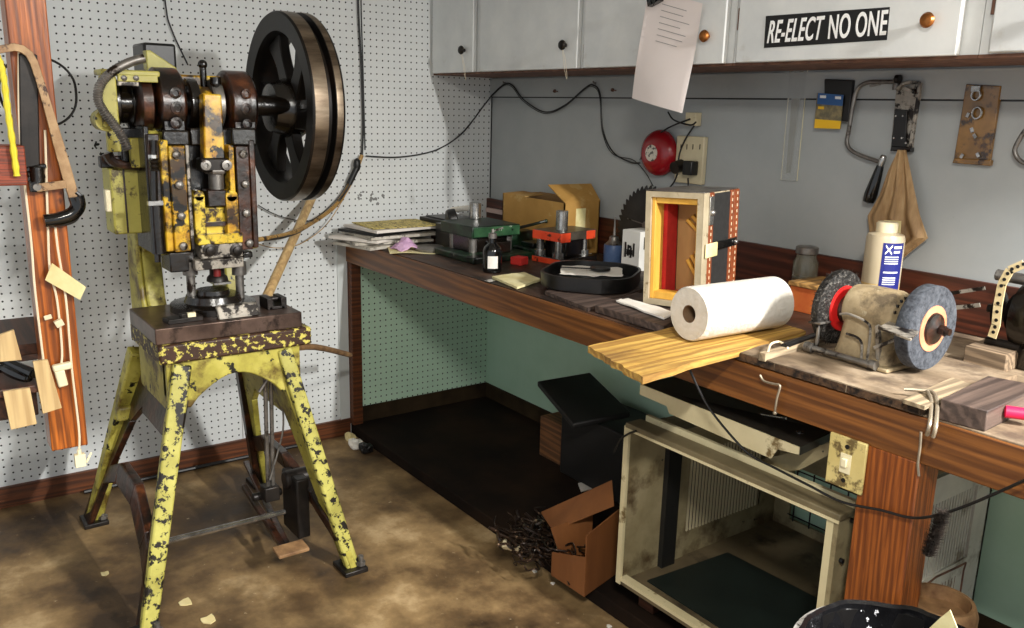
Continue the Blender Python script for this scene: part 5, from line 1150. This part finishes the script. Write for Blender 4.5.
for pts, lb in ((((640, 160), (650, 142), (668, 128), (690, 119)), 'black wire from the junction box past the bell'), (((668, 112), (674, 120), (690, 125), (696, 122)), 'short black wire sticking up left of junction box'),
                (((694, 126), (686, 138), (680, 152), (678, 165)), 'black wire joining the junction box and round plug'), (((678, 172), (674, 182), (668, 190), (664, 200)), 'black cord dropping from the round plug'),
                (((688, 178), (688, 188), (684, 200), (690, 214)), 'black cord hanging from the square plug')):
    wire('outlet_wire', [at(u, v, 1, -.035) for u, v in pts], .003, 'black_rubber', lb, 'wire')
# clear sleeve with long blades
q = [at(u, v, 1, -.004) for u, v in ((781, 180), (797, 181), (808, 68), (791, 68))]
sl = thing('blade_sleeve', 'clear plastic sleeve with long saw blades on the grey wall', 'sleeve', tuple(q[0]))
g = G(); g.slab([q[0]+Vector((0, -.004, 0)), q[1]+Vector((0, -.004, 0)), q[2]+Vector((0, -.004, 0)), q[3]+Vector((0, -.004, 0))], (0, -.002, 0)); obj('sleeve', g, 'clear', sl)
g = G(); g.tube(q, .0012, n=5, sub=1, closed=True); obj('sleeve_edge', g, 'white_plastic', sl)
g = G(); q2 = [at(u, v, 1, -.006) for u, v in ((786, 173), (790, 173), (803, 70), (794, 70))]; g.slab(q2, (0, .003, 0)); obj('blades', g, 'ruler', sl)
# blister pack
bp = thing('blister_pack', 'hanging card pack with blue and yellow print on the wall', 'package', tuple(at(830, 100, 1, 0)))
def quadp(name, pts, y, th, m_, parent, b=0):
    q = [at(u, v, 1, y) for u, v in pts]; g = G(); g.slab(q, (0, th, 0)); return obj(name, g, m_, parent, bevel=b)
quadp('pouch', ((824, 118), (848, 122), (853, 80), (824, 79)), -.022, .020, 'black', bp, .003)
quadp('card', ((814, 128), (840, 129), (843, 95), (817, 93)), -.028, .004, 'blister_grey', bp)
quadp('blue_band', ((817, 104), (842.5, 106), (843.5, 95), (818, 93)), -.0286, .0004, 'blister_blue', bp)
quadp('yellow_band', ((814, 128), (840, 129), (841, 121), (815, 119)), -.0286, .0004, 'blister_yellow', bp)
quadp('print_word', ((820, 98), (826, 98.3), (826, 95.5), (820, 95.3)), -.0292, .0004, 'white_ink', bp)
quadp('print_word', ((835, 99), (841, 99.4), (841, 96.5), (835, 96.3)), -.0292, .0004, 'white_ink', bp)
quadp('print_word', ((818, 109), (824, 109.3), (824, 106.5), (818, 106.3)), -.0292, .0004, 'blister_yellow', bp)
# coping saw
cs = thing('coping_saw', 'coping saw with curved steel frame and dark handle on the wall', 'saw', tuple(at(870, 150, 1, 0)))
g = G(); g.tube([at(u, v, 1, -.02) for u, v in ((898, 82), (880, 82), (866, 83), (857, 90), (853, 105), (849, 130), (847, 142), (851, 150), (862, 156), (880, 162))], .006, n=10, sub=8); g.cyl(at(897, 78, 1, -.02), at(896, 90, 1, -.02), .010, n=12); g.beam(at(870, 86, 1, -.02), at(880, 84, 1, -.02), .006, .006); obj('frame', g, 'dull_steel', cs)
a = at(884, 155, 1, -.025); b = at(868, 203, 1, -.025); d = b-a; Lh = d.length
g = G(); g.lathe([(.010, Lh*.22), (.012, Lh*.3), (.015, Lh*.5), (.019, Lh*.82), (.016, Lh*.97), (.006, Lh)], a, d, 22); obj('handle', g, 'black_gloss', cs)
g = G(); g.lathe([(.006, 0), (.009, .004), (.010, Lh*.1), (.009, Lh*.23)], a, d, 18); obj('ferrule', g, 'steel', cs)
# framed scraper (metal frame with black grip)
fs = thing('metal_scraper', 'light metal tool with black plate hanging right of coping saw', 'tool', tuple(at(903, 110, 1, 0)))
quadp('blade_plate', ((891, 147), (911, 148), (918, 82), (896, 90)), -.012, .008, 'worn_plate', fs, .001)
quadp('black_plate', ((891, 147), (905, 148), (907, 110), (895, 109)), -.020, .007, 'black', fs, .001)
g = G()
for u, v in ((896, 116), (903, 116), (894, 138), (902, 138), (906, 143)):
    k = at(u, v, 1, -.021); g.cyl((k.x, -.023, k.z), (k.x, -.019, k.z), .003, n=8)
obj('rivet', g, 'steel', fs)
g = G(); P3 = [at(u, v, 1, -.026) for u, v in ((897, 90), (903, 84), (912, 82), (920, 83), (919, 95), (914, 125), (911, 148))]
for a, b in zip(P3, P3[1:]): g.beam(a, b, .012, .008)
g.beam(at(903, 88, 1, -.026), at(914, 92, 1, -.026), .008, .010); obj('rim', g, 'worn_plate', fs, bevel=.001)
g = G(); g.cyl(at(896, 79, 1, -.03), at(900, 79, 1, -.03), .012, n=12); obj('hang_screw', g, 'dark_iron', fs)
quadp('tip', ((890, 151), (911, 152), (911, 147), (891, 146)), -.024, .018, 'black_gloss', fs, .002)
# leather cloth hanging (gathered at the top, spreading)
topc = at(903, 150, 1, -.03); prof_l = [(903, 150, 7), (900, 165, 12), (897, 185, 19), (893, 210, 25), (896, 230, 27), (898, 240, 28)]
lc = thing('leather_rag', 'tan leather rag hanging gathered from the metal tool', 'rag', tuple(topc))
lef = [(899, 150), (889, 170), (880, 195), (868, 216), (870, 235), (874, 246), (884, 256)]
rig = [(907, 150), (911, 170), (916, 195), (920, 215), (928, 238), (910, 252), (898, 262)]
def lth(i, j):
    t = j*(len(lef)-1); k = min(int(t), len(lef)-2); f_ = t-k
    L_ = Vector(lef[k]).lerp(Vector(lef[k+1]), f_); R_ = Vector(rig[k]).lerp(Vector(rig[k+1]), f_)
    p = L_.lerp(R_, i); base = at(p.x, p.y, 1, -.03); fold = .014*math.sin(i*19+j*2)*(.35+.65*j)*min(1, 8*i*(1-i)+.2)
    return (base.x, -.034+fold-.012*math.sin(i*math.pi), base.z)
g = G(); g.grid(44, 24, lth); lo_ = obj('cloth', g, 'glove', lc)
so = lo_.modifiers.new('solid', 'SOLIDIFY'); so.thickness = .002
quadp('patch', ((882, 231), (900, 233), (901, 221), (884, 220)), -.062, .002, 'tag_paper', lc)
# amber plastic package
pk = thing('plastic_package', 'amber plastic hanging pack with metal rings on the wall', 'package', tuple(at(977, 125, 1, 0)))
quadp('pack', ((953, 163), (989, 165), (1001, 86), (966, 84)), -.014, .012, 'parcel', pk, .002)
quadp('bottom_fold', ((952, 163), (990, 166), (991, 160), (954, 158)), -.020, .016, 'parcel', pk, .002)
g = G()
for u, v, r_2 in ((976, 95, .011), (977, 113, .012)):
    k = at(u, v, 1, -.02); g.tube([(k.x+r_2*math.cos(R(a)), -.021, k.z+r_2*1.2*math.sin(R(a))) for a in range(0, 360, 45)], .0028, n=6, closed=True)
k = at(976, 90, 1, -.02); g.box(k.x-.011, k.x+.011, -.024, -.018, k.z-.004, k.z+.01)
for u, v in ((968, 115), (972, 130), (975, 136), (962, 156), (978, 155)):
    k = at(u, v, 1, -.018); g.cbox((k.x, -.018, k.z), (.012, .004, .008), (0, v, 0))
obj('metal_parts', g, 'steel', pk)
g = G(); g.tube([at(u, v, 1, -.02) for u, v in ((1046, 118), (1028, 128), (1018, 142), (1015, 152), (1022, 162), (1040, 166))], .006, n=10); tag(obj('curved_frame', g, 'dull_steel'), 'curved steel saw frame cut by the right picture edge', 'saw')
g = G(); c = at(962, 22, 1, CY-.02)

# ------------------------------------------------------------------ under the bench
# air conditioner housing, open at the front
ac = thing('metal_housing', 'empty dirty beige metal appliance housing, open side facing out', 'housing', (2.13, -.42, .1217))
AZ = .1217; ax0, ax1, ay0, ay1, az0, az1 = 1.79, 2.468, -.752, -.04, AZ+.001, .615
for x in (1.86, 2.40):
    g = G(); g.box(x-.03, x+.03, -.70, -.08, PZ, AZ); tag(obj('wooden_bearer', g, 'shelf_dark', bevel=.002), 'dark wooden bearer under the %s side of the metal housing' % ('left' if x < 2 else 'right'), 'bearer', 'bearers under the metal housing')
g = G(); g.box(ax0, ax0+.012, ay0, -.60, az0, az1-.01); g.box(ax0, ax0+.01, -.49, ay1, az0, az0+.09); g.box(ax0, ax0+.01, -.49, ay1, .47, az1-.02); g.box(ax0, ax0+.01, -.14, ay1, az0+.09, .47); obj('left_panel', g, 'ac_metal', ac)
g = G(); g.box(ax0+.001, ax0+.03, -.60, -.545, az0, az1-.02); obj('foam_strip', g, 'ac_black', ac)
g = G(); g.box(ax0, ax0+.014, -.545, -.49, az0, az1-.02); obj('left_panel', g, 'ac_metal', ac)
for k in range(24):
    y = -.48+k*.0148; g = G(); g.box(ax0+.006, ax0+.010, y, y+.0070, az0+.09, .47); obj('vent_slat', g, 'slat', ac)
g = G(); g.box(ax0-.004, ax0-.001, -.49, -.13, az0+.05, .5); obj('vent_backing', g, 'ac_black', ac)
g = G(); g.box(ax0, ax1, ay0, ay1, az0, az0+.010); obj('floor_pan', g, 'ac_floor', ac)
g = G(); g.box(ax0, ax1, ay0, ay0+.025, az0+.010, az0+.022); obj('bottom_lip', g, 'ac_cream', ac)
g = G(); g.box(ax1-.012, ax1, ay0, -.62, az0, az1-.01); obj('side_margin', g, 'ac_metal', ac)
g = G(); g.box(ax1-.012, ax1, -.62, -.46, az0, az1-.01); g.box(ax1-.012, ax1, -.46, ay1, .535, az1-.01); g.box(ax1-.012, ax1, -.46, ay1, az0, .325); g.box(ax1-.012, ax1, -.12, ay1, .325, .535); obj('right_panel', g, 'grille_grey', ac, label='grey outer side panel with vents')
for k in range(24):
    y = -.455+k*.0140; g = G(); g.box(ax1-.010, ax1-.005, y, y+.0085, .325, .535); obj('vent_slat', g, 'grille_grey', ac)
g = G(); g.box(ax1-.016, ax1-.013, -.47, -.11, .31, .55); obj('vent_backing', g, 'ac_black', ac)
g = G(); g.tube([(ax1+.001, -.40, AZ+.01), (ax1+.001, -.40, .30), (ax1+.001, -.15, .31), (ax1+.001, -.13, .29), (ax1+.001, -.13, AZ+.01)], .003, n=6, sub=2)
for k in range(14): g.box(ax1-.001, ax1+.0006, -.38+k*.016, -.378+k*.016, AZ+.01, .285)
obj('groove', g, 'raw_edge', ac)
g = G(); g.box(ax1-.03, ax1-.012, ay0, ay0+.016, az0, az1-.01); obj('right_edge', g, 'ac_cream', ac)
g = G(); g.box(ax0-.004, ax0+.014, ay0-.003, ay0+.006, az0, az1-.005); obj('left_edge', g, 'ac_cream', ac)
g = G(); g.box(ax0, ax1+.003, ay0-.004, ay0+.055, az1-.012, az1+.006); fb = obj('front_beam', g, 'beam_dirty', ac, bevel=.003)
g = G(); g.box(ax0, ax1+.003, ay0-.006, ay0-.003, az1-.015, az1-.008); obj('beam_edge', g, 'ac_cream', fb)
g = G(); g.box(ax0+.02, ax1, ay0+.055, ay0+.067, az1-.01, az1+.022); obj('beam_edge', g, 'ac_cream', fb)
g = G(); g.box(ax0, ax1, ay1-.10, ay1, az1-.02, az1); g.box(ax0, ax0+.10, ay0+.06, ay1, az1-.02, az1-.012); obj('top_rail', g, 'ac_metal', ac)
g = G(); g.box(ax0, 1.86, ay1-.01, ay1, az0, az1-.02); g.box(2.40, ax1, ay1-.01, ay1, az0, az1-.02); g.box(1.86, 2.40, ay1-.01, ay1, az0, az0+.04); g.box(1.86, 2.40, ay1-.01, ay1, .35, az1-.02); obj('back_panel', g, 'ac_metal', ac)
g = G()
for k in range(9): g.cyl((1.88+k*.062, ay1-.014, az0+.04), (1.88+k*.062, ay1-.014, .35), .0025, n=6)
for k in range(5): g.cyl((1.86, ay1-.016, az0+.06+k*.04), (2.40, ay1-.016, az0+.06+k*.04), .0025, n=6)
obj('wire_guard', g, 'black_ink', ac)
for u, v in ((851, 520), (840, 560)):
    c = at(u, v, 0, ax1); g = G(); g.cyl((ax1, c.y, c.z), (ax1+.008, c.y, c.z), .006, n=8); obj('screw', g, 'black_ink', ac)
g = G(); g.slab([(1.85, -.69, az0+.011), (2.42, -.70, az0+.011), (2.20, -.35, az0+.011), (1.87, -.36, az0+.011)], (0, 0, .004)); tag(obj('flat_board', g, 'ac_panel'), 'dark green black flat board lying inside the metal housing', 'board')
# tray cover lying on top, tilted
ct = thing('metal_cover', 'beige edged black pan lying aslant on top of the housing', 'cover', (2.1, -.6, .66))
A = at(641, 383, 1, -.72); B2 = at(799, 449, 1, -.72); Bt = at(641, 384, 1, -.72)
F0, F1 = at(641, 384, 1, -.72), at(800, 447, 1, -.725)
S0, S1 = at(692, 372, 1, -.47), at(836, 430, 1, -.60)
g = G(); top = [F0, F1, S1, S0]; g.slab(top, (0, 0, -.006)); obj('pan', g, 'tray_top', ct)
g = G(); hgt = .045; e0 = F0+Vector((0, -.003, 0)); e1 = F1+Vector((0, -.003, 0))
hgt = .055; fv = [e0, e0+(e1-e0)*1.0, e1+Vector((0, 0, -.018)), e0.lerp(e1, .89)+Vector((0, 0, -.026)), e0.lerp(e1, .86)+Vector((0, 0, -hgt)), e0.lerp(e1, .22)+Vector((0, 0, -hgt+.006)), e0.lerp(e1, .2)+Vector((0, 0, -.032)), e0+Vector((0, 0, -.03))]
nv = len(fv); g._f([p for p in fv]+[p+Vector((0, .003, 0)) for p in fv], [tuple(range(nv)), tuple(range(nv, 2*nv))[::-1]]+[(i, (i+1) % nv, nv+(i+1) % nv, nv+i) for i in range(nv)]); obj('front_skirt', g, 'ac_cream', ct)
g = G(); g.slab([F1, F1+Vector((0, 0, -.02)), S1+Vector((0, 0, -.02)), S1], (.002, 0, 0)); obj('side_skirt', g, 'tray_top', ct)
g = G(); g.cyl(at(724, 410, 1, -.60)+Vector((0, 0, .004)), at(786, 420, 1, -.66)+Vector((0, 0, .004)), .003, n=8); obj('support_rod', g, 'steel', ct)
c = at(800, 434, 1, -.655); g = G(); g.lathe([(.010, .0), (.010, .004), (.004, .005), (.004, .0)], c+Vector((0, 0, .002)), (0, 0, 1), 16); obj('grommet', g, 'steel', ct)
q = [at(757, 461, 1, -.66), at(834, 442, 1, -.66), at(834, 452, 1, -.66), at(800, 470, 1, -.66), at(766, 473, 1, -.66)]
g = G(); g._f(q+[p+Vector((0, .004, 0)) for p in q], [tuple(range(5)), tuple(range(5, 10))[::-1]]+[(i, (i+1) % 5, 5+(i+1) % 5, 5+i) for i in range(5)]); tag(obj('metal_strip', g, 'ac_metal'), 'bent beige metal strip between housing and cover', 'strip')
# black cable lying over the housing
g = G(); P3 = [at(690, 370, 1, -.79), at(700, 392, 1, -.78), at(712, 412, 1, -.775), at(735, 440, 1, -.775), at(752, 456, 1, -.77), at(775, 468, 1, -.77), at(810, 486, 1, -.775), at(842, 502, 1, -.778), at(880, 510, 1, -.775), at(917, 518, 1, -.775), at(960, 508, 1, -.79), at(1030, 478, 1, -.80)]
g.tube(P3, .003, n=7, sub=8); tag(obj('power_cord', g, 'black_rubber'), 'black cable running over the housing and across the broad post', 'cord')
g = G(); g.tube([at(u, v, 1, -.76) for u, v in ((636, 431), (628, 434), (620, 440), (614, 452))], .003, n=6); tag(obj('short_wire', g, 'black_rubber'), 'short black wire over the left corner of the housing', 'wire')
# outlet plate on the post
c = at(849, 464, 1, -.765)
sp_ = thing('switch_plate', 'stained ivory switch plate on the broad bench post', 'switch plate', (c.x, -.765, c.z))
q = [at(u, v, 1, -.764) for u, v in ((832, 490), (862, 497), (868, 437), (835, 428))]
x0, x1, z0, z1 = 2.433, 2.522, .690, .806
g = G(); g.box(x0, x1, -.770, -.7625, z0, z1); obj('plate', g, 'plate_ivory', sp_, bevel=.003)
g = G(); cx, cz = (x0+x1)/2, (z0+z1)/2; g.box(cx-.013, cx+.013, -.7715, -.7695, cz-.022, cz+.022); g.box(cx-.006, cx+.006, -.779, -.7715, cz-.006, cz+.012); obj('toggle', g, 'white_plastic', sp_, bevel=.001)
for dz in (-.038, .038):
    g = G(); g.cyl((cx, -.7718, cz+dz), (cx, -.7695, cz+dz), .005, n=12); obj('screw', g, 'black_ink', sp_)
# hairy brush on the cable
a = at(944, 512, 1, -.80); b = at(928, 556, 1, -.80)
g = G(); g.cyl(a, b, .004, n=8)
d = (b-a); rnd = random.Random(5)
for k in range(1800):
    t = rnd.random(); p = a.lerp(b, t); th = rnd.uniform(0, 6.283); e = Vector((math.cos(th), math.sin(th), .25)).normalized()
    L_ = rnd.uniform(.012, .024)*(1-.3*abs(t-.5)); n_ = Vector((-e.y, e.x, 0)).normalized()*.0014; g._f([p-n_, p+n_, p+e*L_], [(0, 1, 2)])
tag(obj('bottle_brush', g, 'bristle'), 'black bristle brush hanging from the cable right of the post', 'brush')
# round tin behind the bin
g = G(); c = at(906, 582, 1, -.52); g.lathe([(.075, -.385), (.078, -.02), (.07, .0), (.062, .0), (.058, -.03), (.01, -.035)], (2.63, -.585, .44), (0, 0, 1), 32)
tag(obj('round_canister', g, 'rusty_bar'), 'round brown canister standing between the post and the bin', 'canister')
# bin
bc_ = at(904, 650, 2, .50)+Vector((.012, -.026, 0)); BR = .185
bn = thing('waste_bin', 'round waste bin with glossy black liner at the bottom edge', 'bin', (bc_.x, bc_.y, 0))
g = G(); g.lathe([(BR*.75, .0), (BR*.78, .01), (BR*.98, .49), (BR*.95, .49), (BR*.74, .012)], (bc_.x, bc_.y, 0), (0, 0, 1), 48); obj('tub', g, 'black', bn)
g = G(); vs = []; nb = 72
for r_2, z_, jit in ((BR*1.0, .46, .004), (BR*1.02, .495, .003), (BR*1.0, .505, .004), (BR*.96, .50, .004), (BR*.92, .44, .012), (BR*.85, .30, .02), (BR*.7, .18, .03), (.001, .16, 0)):
    for i in range(nb):
        th = 2*math.pi*i/nb; rr_ = r_2+jit*noise.noise((math.cos(th)*5, math.sin(th)*5, z_*9))*2
        vs.append((bc_.x+rr_*math.cos(th), bc_.y+rr_*math.sin(th), z_+jit*noise.noise((math.cos(th)*3, math.sin(th)*3, z_*5+4))))
g._f(vs, [(k*nb+i, k*nb+(i+1) % nb, (k+1)*nb+(i+1) % nb, (k+1)*nb+i) for k in range(7) for i in range(nb)]); obj('liner', g, 'bin_bag', bn)
g = G(); g.tube([(bc_.x+BR*1.03*math.cos(R(a)), bc_.y+BR*1.03*math.sin(R(a)), .488) for a in range(0, 360, 12)], .008, n=8, sub=2, closed=True); obj('rim', g, 'bin_rim', bn)
q = [at(u, v, 1, bc_.y+.10) for u, v in ((925, 632), (962, 640), (950, 610), (940, 618))]
g = G(); g.slab(q, (0, .002, 0)); tag(obj('waste_paper', g, 'paper_y'), 'cream scrap of paper standing in the bin', 'paper')
# black tilted case on wooden box
wbx = [at(535, 456, 2, PZ), at(568, 468, 2, PZ)]
g = G(); g.box(.765, .935, -.25, -.05, PZ+.001, .225); tag(obj('wooden_crate', g, 'wood_box', bevel=.003), 'small brown wooden box under the tilted black case', 'box')
P_ = [Vector(p) for p in ((.863, -.35, .42), (.916, -.12, .434), (1.246, -.2, .378), (1.174, -.42, .352))]
bkb = thing('black_case', 'black box with slanting lid under the bench', 'box', (1.13, -.17, PZ+.001))
g = G(); g.slab(P_, (0, 0, -.022)); obj('lid', g, 'box_black', bkb, bevel=.006)
g = G(); g.box(.95, 1.31, -.29, -.05, PZ+.001, .325); obj('body', g, 'box_black', bkb, bevel=.006)
g = G(); c = at(583, 486, 2, PZ); g.slab([at(578, 484, 2, PZ+.002), at(581, 492, 2, PZ+.002), at(597, 488, 2, PZ+.002), at(592, 481, 2, PZ+.002)], (0, 0, .004)); tag(obj('paper_scrap', g, 'paper'), 'pale paper scrap on the dark floor behind the wire box', 'litter')
# cardboard box with wire scrap
cb = thing('wire_box', 'brown cardboard box lying open beside the metal housing', 'box', (1.68, -.80, PZ))
g = G(); g.slab([at(551, 575, 2, PZ+.002), at(584, 597, 2, PZ+.002), at(613, 575, 2, PZ+.002), at(590, 556, 2, PZ+.002)], (0, 0, .004)); obj('bottom', g, 'card_dark', cb)
def vq(name, p, m_, off=(0, .004, 0)):
    g = G(); g.slab(p, off); return obj(name, g, m_, cb)
b0 = at(551, 574, 2, PZ+.006); b1 = at(584, 597, 2, PZ+.006); b2 = at(616, 574, 2, PZ+.006)
t0 = b0+Vector((0, 0, .055)); t1 = b1+Vector((0, 0, .155))
vq('side', [b0, b1, b1+Vector((0, 0, .13)), b0+Vector((0, 0, .075))], 'card_dark', (0, .004, 0))
vq('side', [b1, b2, b2+Vector((0, .0, .22)), b1+Vector((0, 0, .20))], 'card_dark', (-.004, 0, 0))
c3 = at(590, 556, 2, PZ+.006)
vq('side', [b0+Vector((0, .03, .06)), c3, c3+Vector((0, 0, .15)), b0+Vector((-.06, .04, .12))], 'card_dark', (0, .004, 0))
vq('flap', [at(541, 512, 1, -.70), at(553, 530, 1, -.74), at(614, 505, 1, -.66), at(612, 480, 1, -.62)], 'card_dark', (0, 0, -.004))
g = G(); rnd = random.Random(11)
for k in range(110):
    p = at(rnd.uniform(508, 575), rnd.uniform(528, 566), 2, PZ+.02); p = Vector((min(p.x, 1.62), max(min(p.y, -.42), -.84), PZ+.012+rnd.random()*.05)); pts = [p]
    for j in range(4): pts.append(pts[-1]+Vector((rnd.uniform(-.05, .06), rnd.uniform(-.035, .035), rnd.uniform(-.012, .02))))
    for q_ in pts: q_.z = max(q_.z, PZ+.006)
    g.tube(pts, rnd.choice((.002, .003, .005)), n=5, sub=4)
tag(obj('wire_scrap', g, 'scrap'), 'tangle of dark scrap wire spilling from the cardboard box', 'scrap wire', kind='stuff')
g = G(); c = at(507, 545, 2, PZ+.02); g.cyl(c, c+Vector((.05, .02, 0)), .014, n=12); g.cyl(c+Vector((-.012, 0, 0)), c+Vector((.0, .004, 0)), .018, n=12); tag(obj('cream_plug', g, 'cap'), 'cream plug end lying at the tip of the scrap wire', 'plug')
# white debris
def crumple(name, u, v, r_, m_, lb, z=0):
    c = at(u, v, 2, z); g = G(); g.ball((0, 0, 0), r_, n=12)
    for v_ in g.bm.verts:
        k = 1+.7*noise.noise(v_.co*60); v_.co = Vector((v_.co.x*k*1.3+c.x, v_.co.y*k+c.y, max(0, v_.co.z*k+r_*.6)+z+.001))
    return tag(obj(name, g, m_, smooth=False), lb, 'litter')
crumple('crumpled_paper', 356, 448, .026, 'bench_paper', 'crumpled white paper on the floor by the bench corner post')
crumple('crumpled_paper', 350, 440, .02, 'tag_paper', 'crumpled tan paper at the foot of the bench corner post', 0)
crumple('black_litter', 366, 452, .025, 'black', 'dark scrap beside the crumpled white paper on the floor')
for k, (u, v) in enumerate(((185, 603), (208, 620), (105, 574), (553, 584), (535, 572), (609, 627))):
    c = at(u, v, 2, 0); s_ = (.018, .02, .012, .006, .007, .007)[k]; g = G(); pts = [(c.x+s_*(1+.4*math.sin(a*3+k))*math.cos(a), c.y+s_*1.3*(1+.3*math.cos(a*2))*math.sin(a)) for a in [i*math.pi/5 for i in range(10)]]
    g.prism(pts, 'z', 0.0005, .004); tag(obj('floor_chip', g, 'tag_paper' if k < 3 else 'bench_paper'), ['tan dry flake on the floor behind the front press leg', 'tan flake on the floor nearest the picture bottom', 'brown flake on the floor left of the press leg', 'white speck on the floor before the wire box', 'white speck on the floor by the wire tangle', 'white speck on the floor at the bottom edge'][k], 'litter')
# conduit lying along the baseboard
g = G(); g.tube([(.05, -1.88, .012), (.045, -1.4, .012), (.04, -.95, .012)], .008, n=8); tag(obj('floor_pipe', g, 'black_rubber'), 'thin dark pipe lying along the baseboard behind the press', 'pipe')
